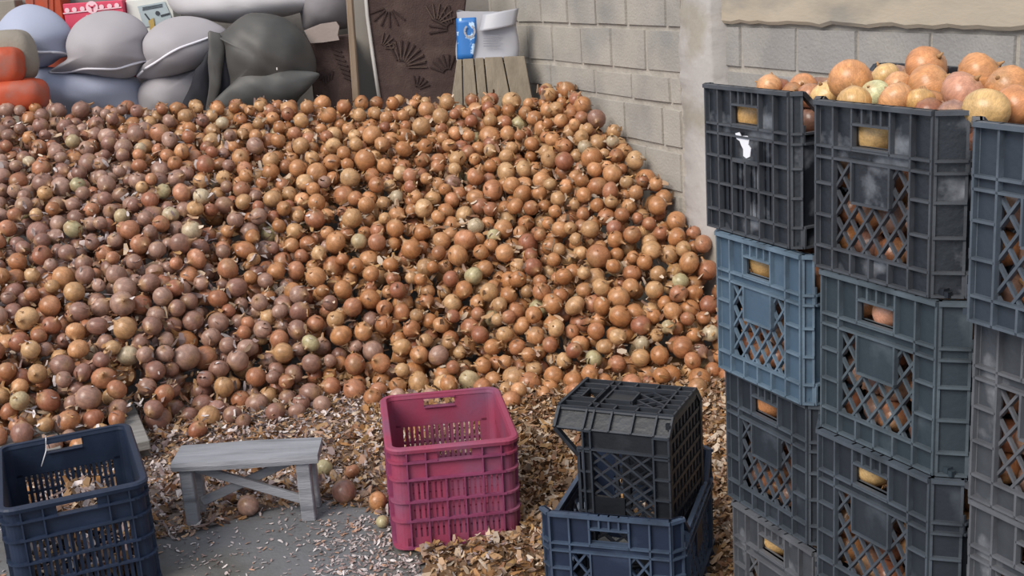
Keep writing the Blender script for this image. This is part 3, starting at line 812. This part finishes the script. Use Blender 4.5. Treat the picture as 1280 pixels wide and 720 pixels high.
mb.bar(c_ + Vector((-.018, 0, .012)), c_ + Vector((0, 0, -.004)), .007, .003, (0, 1, 0)); mb.bar(c_ + Vector((.018, 0, .012)), c_ + Vector((0, 0, -.004)), .007, .003, (0, 1, 0)); mb.bar(c_ + Vector((0, 0, -.022)), c_ + Vector((0, 0, .006)), .007, .003, (0, 1, 0))
obj('emblem', mb, M['pinkbox'], root)
mb = MB(); p = at_depth(79, 17, 6.717) - base; q = at_depth(152, 9, 6.717) - base
mb.bar(p, q, .006, .003, (0, 1, 0)); p = at_depth(108, 21, 6.717) - base; q = at_depth(135, 17, 6.717) - base; mb.bar(p, q, .016, .003, (0, 1, 0))
obj('printed_bands', mb, M['pinklight'], root)
root, base, w_, h_ = carton('printed_carton', 157, 214, 3, -6, 6.76, .16, M['whitebox'], 'white carton with a grey picture print behind the sacks')
def flat(nm, m, pts, Y, t=.003):
    mb = MB(); k = len(pts)
    P = [at_depth(x, y, Y) - base for x, y in pts]
    for dy in (0, -t):
        for p in P: mb.v.append(p + Vector((0, dy, 0)))
    mb.f.append(tuple(k + i for i in range(k)))
    for i in range(k): mb.f.append((i, (i + 1) % k, k + (i + 1) % k, k + i))
    return obj(nm, mb, m, root)
flat('picture_print', M['boxgrey'], [(172, 8), (206, 2), (214, 20), (214, 30), (180, 34)], 6.757)
mb = MB(); disc(mb, at_depth(197, 16.5, 6.753) - base, .012); mb.bar(at_depth(181, 17, 6.752) - base, at_depth(187, 25, 6.752) - base, .008, .002, (0, 1, 0)); mb.bar(at_depth(201, 20, 6.752) - base, at_depth(212, 17, 6.752) - base, .010, .002, (0, 1, 0))
for i in range(3): mb.bar(at_depth(178, 9.5 + i * 1.6, 6.752) - base, at_depth(203, 5 + i * 1.6, 6.752) - base, .003, .002, (0, 1, 0))
obj('printed_figures', mb, M['boxdark'], root)
flat('gold_print', M['boxgold'], [(186, 26), (192, 22), (194, 36), (188, 38)], 6.751)
root, base, w_, h_ = carton('orange_crate', 30, 74, -8, -10, 6.78, .15, M['orange'], 'orange plastic crate behind the upper left sack', 'crate')
mb = MB()
for x in (58, 65, 40): mb.bar(at_depth(x, -6, 6.777) - base, at_depth(x + 1, 24, 6.777) - base, .012, .008, (0, 1, 0))
obj('rib', mb, M['orange'], root)
root, base, w_, h_ = carton('carton', -14, 18, 1, 1, 6.82, .12, M['tan'], 'plain tan carton in the top left corner')

# orange bag and tan bundle at the left edge
def lump(name, x0, y0, x1, y1, Y, dep, m, label, cat, ph=0.):
    A = at_depth(x0, y1, Y); B = at_depth(x1, y0, Y); c = Vector(((A.x + B.x) / 2, Y + dep / 2, (A.z + B.z) / 2))
    mb = MB(); wx, hz = (B.x - A.x) / 2, (B.z - A.z) / 2
    def fn(u, v):
        th = 2 * math.pi * u; p_ = math.pi * (v - .5); sp = lambda x, k: math.copysign(abs(x) ** k, x)
        cz = sp(math.cos(p_), .6); n_ = 1 + .05 * math.sin(3 * th + ph + 6 * v) + .03 * math.sin(7 * th - 9 * v)
        return (wx * cz * sp(math.cos(th), .8) * n_, dep / 2 * cz * sp(math.sin(th), .8) * n_, hz * sp(math.sin(p_), .8))
    mb.grid(fn, 28, 18, closed=True)
    o = obj(name, mb, m, None, smooth=True); o.location = c; return tag(o, label, cat)
lump('cloth_bundle', -26, 36, 32, 108, 6.15, .2, M['tan'], 'tan cloth bundle at the left edge above the orange bag', 'bundle')
lump('orange_bag', -20, 58, 22, 108, 6.08, .12, M['orange'], 'orange bag on the tan bundle at the left edge', 'bag', 2)
lump('orange_bag', -30, 98, 48, 150, 6.05, .24, M['orange'], 'low orange bag behind the heap at the left edge', 'bag', 1)

# ------------------------------------------------------------------ onions
PROF = [(0, -.455), (.07, -.47), (.13, -.455), (.27, -.41), (.40, -.29), (.48, -.12), (.50, .04), (.455, .21), (.35, .345), (.20, .43), (.095, .50), (.05, .60), (.06, .70), (0, .69)]
PROF_LO = [(0, -.46), (.14, -.45), (.38, -.31), (.495, -.03), (.44, .24), (.23, .42), (.08, .52), (.05, .66), (0, .66)]
def onion_arrays(prof, seg, seed, squash, neck=1.):
    g = random.Random(seed); V = []; F = []
    ph = g.random() * 6.28; bx, by = g.uniform(-.08, .08), g.uniform(-.08, .08)
    for j, (r_, z) in enumerate(prof):
        if r_ == 0: V.append((bx if z > 0 else 0, by if z > 0 else 0, (z if z < .45 else .45 + (z - .45) * neck) * squash)); continue
        for i in range(seg):
            a = 2 * math.pi * i / seg
            rr = r_ * (1 + .035 * math.sin(2 * a + ph) + .02 * math.sin(3 * a - ph) + g.uniform(-.012, .012))
            zz = z if z < .45 else .45 + (z - .45) * neck
            k = max(0, z - .4) / .3
            V.append((rr * math.cos(a) + bx * k, rr * math.sin(a) + by * k, zz * squash + (g.uniform(-.03, .03) if z > .65 else 0)))
    def idx(j, i): return 1 + (j - 1) * seg + i % seg
    last = len(prof) - 1; nV = len(V)
    for i in range(seg): F.append((0, idx(1, i + 1), idx(1, i)))
    for j in range(1, last - 1):
        for i in range(seg):
            a, b_, c_, d_ = idx(j, i), idx(j, i + 1), idx(j + 1, i + 1), idx(j + 1, i)
            F.append((a, b_, c_)); F.append((a, c_, d_))
    for i in range(seg): F.append((idx(last - 1, i), idx(last - 1, i + 1), nV - 1))
    return np.array(V, np.float32), np.array(F, np.int32)
def onion_colors(V, col, g):
    col = np.array(col, np.float32); z = V[:, 2]
    out = np.repeat(col[None], len(V), 0)
    tan = np.array(hexc('b08a63'), np.float32)
    k = np.clip((z - .36) / .12, 0, 1)[:, None] * .75; out = out * (1 - k) + tan * k
    k = np.clip((-.40 - z) / .05, 0, 1)[:, None] * .6; out = out * (1 - k) + tan * .8 * k
    # a patch where the outer skin has come off
    if g.random() < .35:
        d = np.array([g.gauss(0, 1), g.gauss(0, 1), g.gauss(0, .5)]); d /= np.linalg.norm(d)
        m = np.clip(((V @ d) - .28) / .10, 0, 1)[:, None] * g.uniform(.25, .6)
        out = out * (1 - m) + np.minimum(1, col * 1.5 + .05) * m
    return out
def make_mesh(name, V, F, C, Lc=None, smooth=True):
    me = bpy.data.meshes.new(name)
    me.vertices.add(len(V)); me.vertices.foreach_set('co', np.asarray(V, np.float32).ravel())
    nf, k = F.shape
    me.loops.add(nf * k); me.loops.foreach_set('vertex_index', F.ravel().astype(np.int32))
    me.polygons.add(nf); me.polygons.foreach_set('loop_start', np.arange(0, nf * k, k, dtype=np.int32))
    me.polygons.foreach_set('use_smooth', np.full(nf, smooth))
    me.update(calc_edges=True)
    a = me.attributes.new('skin', 'FLOAT_COLOR', 'POINT')
    a.data.foreach_set('color', np.hstack([C, np.ones((len(C), 1))]).astype(np.float32).ravel())
    if Lc is not None:
        a = me.attributes.new('loc', 'FLOAT_VECTOR', 'POINT'); a.data.foreach_set('vector', np.asarray(Lc, np.float32).ravel())
    return me

PALS = {
    'golden': ['b88e63', 'bf986e', 'b0875f'],
    'orange': ['b17c52', 'aa744a', 'b8855b', 'a56f4b'],
    'russet': ['a06a4c', '976148', 'a77254'],
    'mauve': ['967363', '8e6a5b', '9f7d6d', '8b6456'],
    'pale': ['b09c78', 'bba98c', 'aea27c'],
}
PALL = {k: [hexc(c) for c in v] for k, v in PALS.items()}
WORD = {'golden': 'golden yellow', 'orange': 'orange brown', 'russet': 'reddish brown', 'mauve': 'mauve brown', 'pale': 'pale greenish'}

def rand_rot():
    q = rng.normal(size=4); q /= np.linalg.norm(q); w_, x, y, z = q
    return np.array([[1 - 2 * (y * y + z * z), 2 * (x * y - w_ * z), 2 * (x * z + w_ * y)], [2 * (x * y + w_ * z), 1 - 2 * (x * x + z * z), 2 * (y * z - w_ * x)], [2 * (x * z - w_ * y), 2 * (y * z + w_ * x), 1 - 2 * (x * x + y * y)]])

# heap profile
FOOT = [(-4, 3.75), (-1.55, 3.80), (-1.36, 3.93), (-1.24, 4.22), (-1.05, 4.28), (-.6, 4.36), (-.15, 4.36), (.15, 4.27), (.55, 4.22), (.9, 4.25), (2, 4.3)]
RIDGE_Y = [(-4, 6.0), (-1.4, 6.0), (.15, 6.0), (.35, 5.85), (.45, 5.80), (2, 5.8)]
RIDGE_H = [(-4, 1.06), (-2.4, 1.05), (-1.4, 1.0), (-.4, .955), (.12, .93), (.28, 1.0), (.5, 1.0), (2, 1.0)]
def heap_h(x, y):
    f = interp(x, FOOT); r_ = interp(x, RIDGE_Y); h = interp(x, RIDGE_H)
    if y < f: return -.2
    t = (y - f) / (r_ - f)
    if t > 1: return h - .12 * (y - r_) * (y - r_)
    b0 = .05
    return b0 + (h - b0) * (t + .08 * math.sin(math.pi * t)) + .02 * math.sin(x * 5 + y * 3) * min(1, t * 4) * (1 - t)
def wall_x(y): return WP.x + (y - WP.y) * WD.x / WD.y

# place onions by dropping them on the heap core
cell = .11; gridd = {}; ON = []
def near(x, y):
    cx, cy = int(math.floor(x / cell)), int(math.floor(y / cell))
    for i in (-1, 0, 1):
        for j in (-1, 0, 1):
            for k in gridd.get((cx + i, cy + j), ()): yield ON[k]
g = random.Random(11)
def try_drop(x, y, r_, surf, tol):
    z = surf - .075
    z = max(z, r_ * .9)
    for (px, py, pz, pr_) in near(x, y):
        d2 = (x - px) ** 2 + (y - py) ** 2; s = (r_ + pr_) * .97
        if d2 < s * s: z = max(z, pz + math.sqrt(s * s - d2))
    if z > surf + tol: return False
    gridd.setdefault((int(math.floor(x / cell)), int(math.floor(y / cell))), []).append(len(ON))
    ON.append((x, y, z, r_)); return True
xmin = -3.4
for it in range(72000):
    lay = 2 if it < 17000 else 1 if it < 39000 else 0
    x = g.uniform(xmin, .95); y = g.uniform(3.75, 6.11)
    if x < -.42 * y - .75 or x > wall_x(y) - .055: continue
    sf = heap_h(x, y)
    if sf < 0: continue
    r_ = min(.056, max(.029, g.gauss(.0415, .006)))
    if y < 4.28 and -.06 < (x - pr.x) * .92 + (y - pr.y) * .39 < .05: continue
    try_drop(x, y, r_, max(.03, sf - r_ * .3 - .05 * lay), .012)
# stragglers at the foot
for it in range(140):
    x = g.uniform(-1.2, .8); f = interp(x, FOOT); y = f - abs(g.gauss(0, .07)) 
    try_drop(x, y, g.uniform(.03, .044), .03, .03)
NH = len(ON)
# which of them show largest: a small depth buffer of discs
P = np.array([o[:3] for o in ON]); RR = np.array([o[3] for o in ON])
v = P - np.array(CAM); dep = v @ np.array(FWD); px = 640 + FPX * (v @ np.array(RGT)) / dep; py = 360 + FPX * (v @ np.array(DWN)) / dep; pr_ = FPX * RR / dep
buf = np.full((360, 640), -1, np.int32)
for i in np.argsort(-dep):
    cx, cy, rr = px[i] / 2, py[i] / 2, pr_[i] / 2
    x0, x1, y0, y1 = int(max(0, cx - rr)), int(min(639, cx + rr + 1)), int(max(0, cy - rr)), int(min(359, cy + rr + 1))
    if x1 <= x0 or y1 <= y0: continue
    yy, xx = np.mgrid[y0:y1, x0:x1]; m_ = (xx - cx) ** 2 + (yy - cy) ** 2 < rr * rr
    buf[y0:y1, x0:x1][m_] = i
for (x0, y0, x1, y1) in ((480, 482, 636, 700), (705, 470, 868, 720), (900, 90, 1280, 720), (0, 535, 140, 720)): buf[y0 // 2:y1 // 2, x0 // 2:x1 // 2] = -1
cnt = np.bincount(buf[buf >= 0], minlength=NH)
chosen = set(int(i) for i in np.argsort(-cnt)[:300] if cnt[i] > 0)

def colour_class(x, y):
    xb = -1.75 + (6 - y) * .73                                  # more red-purple bulbs on the left, golden ones on the right
    t = min(1, max(0, (x - xb + .5) / 1.0)); t = t * t * (3 - 2 * t)
    w_ = {'golden': .04 + .20 * t, 'orange': .05 + .55 * t, 'russet': .22 - .06 * t, 'mauve': .66 * (1 - t) + .01, 'pale': .04}
    q = min(1, max(0, (xb - .95 - x) / .5)) * min(1, max(0, (5.6 - y) / .6))     # tan brown bulbs again at the far left
    w_ = {n_: v_ * (1 - q) + q * {'golden': .2, 'orange': .3, 'russet': .35, 'mauve': .12, 'pale': .03}[n_] for n_, v_ in w_.items()}
    k = rng.random() * sum(w_.values())
    for n_, val in w_.items():
        k -= val
        if k <= 0: return n_
    return 'orange'
VAR = {}
def variant(cls, hi=True):
    ci = int(rng.integers(len(PALL[cls]))); si = int(rng.integers(4)); key = (cls, ci, si)
    if key not in VAR:
        gg = random.Random(hash((ci, si, len(cls))) & 0xffff)
        V, F = onion_arrays(PROF, 14, si * 7 + ci, [.90, 1.0, .95, 1.06][si], [1., .6, 1.4, .3][si])
        C = onion_colors(V, PALL[cls][ci], gg)
        me = make_mesh('onion', V, F, C, V + ci * 3.1 + si); me.materials.append(M['onion']); VAR[key] = me
    return VAR[key]
LO = [onion_arrays(PROF_LO, 10, k + 40, [.9, 1., .95, 1.05][k % 4], [1., .5, 1.5, .3][k % 4]) for k in range(8)]
def zone(x, y, wx, wy):
    t = wy - interp(wx, FOOT)
    row = 'in front row' if t < .12 else 'low on heap' if t < .38 else 'midway up heap' if t < .75 else 'high on heap'
    for lim, c_ in ((75, 'at left edge'), (150, 'above navy crate'), (215, 'left of bench'), (300, "behind bench's left half"), (400, "behind bench's right half"),
                    (480, 'left of pink crate'), (560, "behind pink crate's left half"), (640, "behind pink crate's right half"), (705, 'between pink and black crates'),
                    (790, "behind black crate's left half"), (870, "behind black crate's right half"), (9999, 'by light blue crate')):
        if x < lim: return row + ' ' + c_
def place(me, loc, r_, label, group, parts=None):
    o = bpy.data.objects.new('onion', me); COL.objects.link(o)
    rot = rand_rot(); 
    o.location = loc; o.rotation_euler = Matrix(rot.tolist()).to_euler(); o.scale = tuple(2 * r_ * rnd.uniform(.93, 1.08) for _ in range(3))
    tag(o, label, 'onion', group); return o
class Bulk:
    def __init__(s): s.V = []; s.F = []; s.C = []; s.L = []; s.n = 0
    def add(s, c, r_, cls):
        V, F = LO[int(rng.integers(8))]; col = PALL[cls][int(rng.integers(len(PALL[cls])))]
        C = onion_colors(V, col, rnd) * rng.uniform(.85, 1.12)
        s.V.append((V * 2 * r_) @ rand_rot().T + np.array(c)); s.F.append(F + s.n); s.C.append(C); s.L.append(V + rng.uniform(0, 30)); s.n += len(V)
    def build(s, name, label):
        me = make_mesh(name, np.vstack(s.V), np.vstack(s.F), np.vstack(s.C), np.vstack(s.L)); me.materials.append(M['onion'])
        o = bpy.data.objects.new(name, me); COL.objects.link(o); return tag(o, label, 'onions', None, 'stuff')
heap = Bulk(); placed = {}
for i, (x, y, z, r_) in enumerate(ON):
    cls = colour_class(x, y)
    if i in chosen:
        zn = zone(px[i], py[i], x, y); size = 'large' if r_ > .0425 else 'medium' if r_ > .037 else 'small'
        lb = '%s %s onions %s' % (size, WORD[cls], zn)
        placed.setdefault(lb, []).append((px[i], place(variant(cls), (x, y, z), r_, lb, lb)))
    else: heap.add((x, y, z), r_, cls)
ORD = ['leftmost', 'second from left', 'third from left', 'fourth from left', 'fifth from left', 'sixth from left', 'seventh from left', 'eighth from left', 'ninth from left', 'tenth from left']
for lb, L_ in placed.items():                                  # tell alike neighbours apart by their order
    L_.sort(key=lambda q: q[0])
    for k, (_, o) in enumerate(L_):
        o['label'] = lb.replace(' onions ', ' onion ') if len(L_) == 1 else (ORD[min(k, 9)] + ' of ' + lb)
        if len(L_) == 1: del o['group']; o['group'] = 'onions of the heap seen largest'
heap.build('onion_heap', 'great sloping heap of brown onions against the block wall')

# onions crowning the full crates: picture position, radius, distance
TOP = [
    (961, 109, 17, 2.62, 'orange', 'small orange onion at the far left over the rim of the slotted crate'),
    (1003, 112, 20, 2.60, 'orange', 'round orange onion on the slotted crate, second from its left end'),
    (1032, 119, 19, 2.50, 'golden', 'golden onion low behind the rim near the stacks\' gap'),
    (1063, 101, 27, 2.42, 'orange', 'big reddish onion rising above the left half of the middle crate'),
    (1067, 128, 22, 2.24, 'golden', 'golden onion sunk behind the rim below the big reddish one'),
    (1106, 95, 18, 2.52, 'golden', 'tan onion behind the pale greenish one'),
    (1094, 117, 18, 2.36, 'pale', 'pale greenish white peeled onion on the middle crate'),
    (1122, 107, 18, 2.38, 'orange', 'orange onion just right of the pale greenish one'),
    (1120, 124, 22, 2.22, 'orange', 'pinkish orange onion right behind the rim of the middle crate'),
    (1150, 127, 19, 2.20, 'golden', 'tan onion by the right end of the middle crate\'s rim'),
    (1158, 84, 27, 2.62, 'orange', 'big orange onion at the back, highest of those beside the dark rim'),
    (1162, 108, 28, 2.34, 'orange', 'big smooth orange onion at the centre right of the middle crate'),
    (1204, 116, 28, 2.16, 'russet', 'scaly pinkish onion with peeling skin left of the right crate'),
    (1224, 94, 29, 2.34, 'orange', 'glossy deep orange onion below the dark rim at the upper right'),
    (1233, 138, 29, 1.97, 'golden', 'large golden onion in front at the left end of the right crate'),
    (1259, 110, 28, 2.16, 'orange', 'orange onion at the right edge below the dark rim'),
    (1270, 132, 27, 2.00, 'orange', 'orange onion at the right edge low on the right crate'),
]
BIG_C = {'orange': ['cd9160', 'd09a6c', 'c98a5c'], 'golden': ['d3ac74', 'cfa46a'], 'pale': ['cfcb9c'], 'russet': ['c48d72']}
def big_onion(c, r_, cls, label, group):
    gg = random.Random(int(c[0] * 9999)); V, F = onion_arrays([p for p in PROF if p[1] < .52] + [(0, .5)], 28, int(c[1] * 999), gg.uniform(.86, 1.0), .6)
    col = hexc(gg.choice(BIG_C[cls])); C = onion_colors(V, col, gg); me = make_mesh('onion', V, F, C, V + gg.uniform(0, 9)); me.materials.append(M['onion'])
    o = bpy.data.objects.new('onion', me); COL.objects.link(o); o.location = c
    o.rotation_euler = (gg.uniform(-1.1, 1.1), gg.uniform(-1.1, 1.1), gg.uniform(0, 6)); o.scale = (2 * r_,) * 3
    tag(o, label, 'onion', group)
    # dry neck and root tuft are parts
    mb = MB()
    mb.tube([(0, 0, .43), (.01, 0, .49), (.03, .015, .555)], [.075, .035, .022], 8)
    obj('dry_neck', mb, M['dry_neck'], o, True)
    mb = MB()
    for k in range(12):
        an = k * .524; mb.bar((.03 * math.cos(an), .03 * math.sin(an), -.43), (.09 * math.cos(an), .09 * math.sin(an), -.49), .012, .01, (math.sin(an), -math.cos(an), 0))
    obj('root_tuft', mb, M['dry_neck'], o)
    return o
for (x, y, r_, Y, cls, lb) in TOP: big_onion(at_depth(x, y, Y), r_ * Y / FPX, cls, lb, 'onions crowning the full crates')
# onions showing through the handle holes
HOLES = [('l1', 'golden', 'golden onion in the handle hole of the black slotted crate', 0), ('l2', 'golden', 'golden onion in the handle hole of the light blue crate', 0),
         ('l3', 'orange', 'orange onion in the handle hole of the crate under the light blue one', 0), ('l4', 'golden', 'tan onion in the handle hole of the lowest left crate', 0),
         ('m1', 'golden', 'tan onion root end in the handle hole of the scuffed black crate', .012), ('m2', 'orange', 'orange onion in the left half of the slate crate\'s handle hole', -.035),
         ('m2', 'russet', 'reddish onion in the right half of the slate crate\'s handle hole', .035), ('m3', 'golden', 'pale golden onion in the handle hole of the third middle crate', 0)]
for key, cls, lb, off in HOLES:
    r0, c, a, z0 = CR[key]; d = Vector((math.cos(a), math.sin(a), 0)); e = Vector((-math.sin(a), math.cos(a), 0))
    rr = .034 if off in (-.035, .035) else .046
    big_onion(c + d * (off - .05) - e * (CL / 2 - rr - .006) + Vector((0, 0, z0 + .805 * HS)), rr, cls, lb, 'onions showing in handle holes')
# the rest of the crated onions
fillb = Bulk()
for key, (r0, c, a, z0) in CR.items():
    d = Vector((math.cos(a), math.sin(a), 0)); e = Vector((-math.sin(a), math.cos(a), 0))
    top = .27 if key[1] != '1' else .255
    for iz in range(5 if key[1] == '1' else 4):
        for ix in range(5):
            for iy in range(7):
                if 0 < ix < 4 and 1 < iy < 5 and iz < 3: continue
                if iz == 4 and (iy == 0 or ix in (0, 4)): continue
                if iz == 3 and iy == 0 and ix <= 3: continue
                if iz >= 3 and ix == 4 and key == 'l1': continue
                u = (-.126 + .063 * ix) * (.87 if key[0] == 'l' else 1); v_ = -.198 + .066 * iy; zz = .048 + iz * (.066 if iz < 4 else .061)
                pnt = c + d * (u + rnd.uniform(-.008, .008)) + e * (v_ + rnd.uniform(-.008, .008)) + Vector((0, 0, z0 + zz + rnd.uniform(-.008, .008)))
                fillb.add(pnt, rnd.uniform(.029, .034), rnd.choice(['mauve', 'russet', 'mauve', 'russet', 'orange']))  # darker mauve mix puts the dimness inside the crates into the colour
fillb.build('crated_onions', 'onions packed inside the stacked crates, seen through the lattices')
# loose bulbs lying on the skins
LOOSE = [(430, 614, 17, 'mauve', 'mauve brown onion lying on the skins right of the bench'), (472, 626, 13, 'orange', 'orange onion lying next to the left side of the pink crate'),
         (310, 632, 15, 'mauve', 'brown onion lying on the floor under the bench'), (286, 622, 9, 'mauve', 'small purple onion under the crossed braces of the bench'),
         (440, 590, 11, 'russet', 'small onion on the skins behind the bench\'s right end'), (405, 585, 12, 'pale', 'pale onion half under skins by the bench\'s right leg'),
         (478, 652, 9, 'pale', 'peeled pale onion scrap beside the pink crate\'s lower left corner')]
for (x, y, r_, cls, lb) in LOOSE:
    p = at_height(x, y, .03); rr = r_ * p.y / FPX; p = at_height(x, y, rr * .9)
    place(variant(cls), p, rr, lb, None)

# ------------------------------------------------------------------ dry skins: uncountable flakes
FL_COL = [hexc(c) for c in ('a98560', '9c7148', 'b7977a', '8a6248', 'bfa78d', '80664f', 'a08472', 'cbb8a4', '70563f', 'b08a5c')]
FL_PALE = [hexc(c) for c in ('b7a6a2', 'c9bcb8', '9c8784', 'a89a96', 'd6ccc9', '8d7670', 'b58f78')]
def flakes(name, label, pts, bed=None):
    V = []; F = []; C = []; n_ = 0
    for (x, y, z, sz, tilt, pal) in pts:
        k = 5; a0 = rng.random() * 6.28; bend = rng.uniform(-.5, .7); asp = rng.uniform(.45, 1)
        loc = []
        for j in range(3):
            t = (j - 1.0)
            for s in (-1, 1):
                wdt = (.55 if j != 1 else 1.) * rng.uniform(.7, 1.1)
                loc.append((t * sz, s * wdt * sz * .6 * asp, bend * sz * (t * t) * .6 + rng.uniform(-.12, .12) * sz))
        loc = np.array(loc)
        ca, sa_ = math.cos(a0), math.sin(a0)
        tx, ty = rng.normal(0, tilt), rng.normal(0, tilt)
        Rx = np.array([[1, 0, 0], [0, math.cos(tx), -math.sin(tx)], [0, math.sin(tx), math.cos(tx)]])
        Ry = np.array([[math.cos(ty), 0, math.sin(ty)], [0, 1, 0], [-math.sin(ty), 0, math.cos(ty)]])
        Rz = np.array([[ca, -sa_, 0], [sa_, ca, 0], [0, 0, 1]])
        q = loc @ (Rz @ Ry @ Rx).T; q[:, 2] += max(0, .002 - q[:, 2].min() - z) if z < .004 else 0
        V.append(q + (x, y, z))
        for j in range(2):
            b_ = n_ + j * 2; F.append((b_, b_ + 1, b_ + 3, b_ + 2))
        col = np.array(pal[int(rng.integers(len(pal)))]) * rng.uniform(.65, 1.1)
        C.append(np.repeat(col[None], 6, 0)); n_ += 6
    if bed:
        V.append(bed[0]); F += [tuple(n_ + i for i in f) for f in bed[1]]; C.append(bed[2])
    me = make_mesh(name, np.vstack(V), np.array(F, np.int32), np.vstack(C), None, False); me.materials.append(M['flake'])
    o = bpy.data.objects.new(name, me); COL.objects.link(o); return tag(o, label, 'onion skins', None, 'stuff')
def skin_depth(x, y):
    """how thick the litter lies: deep at the heap's foot and on the right, thin on the bare floor front left"""
    f = interp(x, FOOT); d = f - y
    if d < 0: return .03
    h = .035 * math.exp(-d / .35)
    k = min(1, max(0, (x + .45) / .35))
    edge = 3.35 + .12 * math.sin(x * 7) - .5 * k
    if x > -1.05 and y > edge: h = max(h, .02 + .02 * k)
    if x > -.1: h = max(h, .025)
    return h
pts = []
CRF = [(low.location.x, low.location.y, R(-17), .345, .47), (pink.location.x, pink.location.y, R(7.3), .345, .44), (NAVY[0].x, NAVY[0].y, NAVY[1], .37, .49)]
def inside_crate(x, y):
    for (cx, cy, a, w_, l_) in CRF:
        dx, dy = x - cx, y - cy; u = dx * math.cos(a) + dy * math.sin(a); v_ = -dx * math.sin(a) + dy * math.cos(a)
        if abs(u) < w_ / 2 + .01 and abs(v_) < l_ / 2 + .01: return True
    for key, (r0, c, a, z0) in CR.items():
        if z0 < .1:
            dx, dy = x - c.x, y - c.y; u = dx * math.cos(a) + dy * math.sin(a); v_ = -dx * math.sin(a) + dy * math.cos(a)
            if abs(u) < CW / 2 + .005 and abs(v_) < CL / 2 + .005: return True
    return False
for it in range(98000):
    y = rng.uniform(2.45, 4.45); x = rng.uniform(-2.3, 1.0)
    if abs(x) > .55 * y + .1 or inside_crate(x, y): continue
    h = skin_depth(x, y)
    f = interp(x, FOOT)
    bare = x < -.30 and y < 3.33 + .10 * math.sin(x * 7)
    litter = x > -.62 and y < 3.3
    if bare:
        dens = .10 if not litter else .32 + .5 * min(1, max(0, (x + .62) / .3))
        if rng.random() > dens: continue
        pts.append((x, y, .003, rng.uniform(.003, .0095), .25, FL_PALE)); continue
    if rng.random() > (.35 + h * 16): continue
    warm = rng.random() < .25 + .75 * min(1, max(0, (x + .75) / .8))
    big = rng.random() < .28
    pts.append((x, y, rng.uniform(.003, max(.006, h)), rng.uniform(.006, .013) if not big else rng.uniform(.013, .026), .5, FL_COL if warm else FL_PALE + FL_COL[:4]))
bv, bf, bc = [], [], []; nx, ny = 108, 70
for j in range(ny + 1):
    for i in range(nx + 1):
        x = -2.3 + 3.3 * i / nx; y = 2.4 + 2.2 * j / ny
        bare = (x < -.30 and y < 3.36 + .10 * math.sin(x * 7)) or inside_crate(x, y)
        bv.append((min(x, wall_x(y) - .08), y, -.012 if bare else .002 + .35 * skin_depth(x, y) + rng.uniform(-.004, .004)))
        t = min(1, max(0, (x + 1.0) / .9)); k = rng.uniform(.7, 1.1)
        bc.append(tuple(k * (a_ * (1 - t) + b_ * t) for a_, b_ in zip(hexc('6d5f58'), hexc('7a5a3c'))))
for j in range(ny):
    for i in range(nx): bf.append((j * (nx + 1) + i, j * (nx + 1) + i + 1, (j + 1) * (nx + 1) + i + 1, (j + 1) * (nx + 1) + i))
flakes('onion_skins', 'litter of dry onion skins covering the floor before the heap', pts, (np.array(bv), bf, np.array(bc)))
pts = []
for it in range(2400):
    i = int(rng.integers(NH)); x, y, z, r_ = ON[i]
    if cnt[i] == 0: continue
    an = rng.random() * 6.28; k = rng.uniform(.35, 1.0) * r_
    pts.append((x + k * math.cos(an), y - abs(k * math.sin(an)), z + math.sqrt(max(0, r_ * r_ - k * k)) + .002, rng.uniform(.006, .016), .5,
                FL_COL if x > -.8 or rng.random() < .4 else FL_PALE))
for it in range(2600):
    i = int(rng.integers(NH)); x, y, z, r_ = ON[i]
    if cnt[i] == 0: continue
    an = rng.random() * 6.28
    pts.append((x + 1.02 * r_ * math.cos(an), y + 1.02 * r_ * math.sin(an), z + r_ * rng.uniform(-.1, .45), rng.uniform(.012, .024), .9, FL_COL if x > -.9 or rng.random() < .5 else FL_PALE))
for it in range(10500):
    x = rng.uniform(-3.2, .9); y = rng.uniform(3.8, 6.05)
    if x < -.42 * y - .6 or x > wall_x(y) - .06: continue
    sf = heap_h(x, y)
    if sf > 0: pts.append((x, y, max(.02, sf - rng.uniform(.03, .09)), rng.uniform(.014, .028), .6, FL_COL if x > -.9 or rng.random() < .5 else FL_COL[3:6] + FL_PALE[2:6]))
flakes('heap_skins', 'loose papery skins scattered over the onion heap', pts)
pts = []
for it in range(900):
    a = NAVY[1]; u = rng.uniform(-.165, .165); v_ = rng.uniform(-.22, .22); hh = .06 + .17 * math.exp(-((u - .02) ** 2 / .012 + (v_ - .05) ** 2 / .02))
    pts.append((NAVY[0].x + u * math.cos(a) - v_ * math.sin(a), NAVY[0].y + u * math.sin(a) + v_ * math.cos(a), hh * rng.uniform(.4, 1.) + .012, rng.uniform(.012, .03), .8, FL_COL + FL_PALE))
flakes('crate_skins', 'onion skins and trimmings lying in the navy crate', pts)
print('onions', NH, 'visible', int((cnt > 0).sum()))
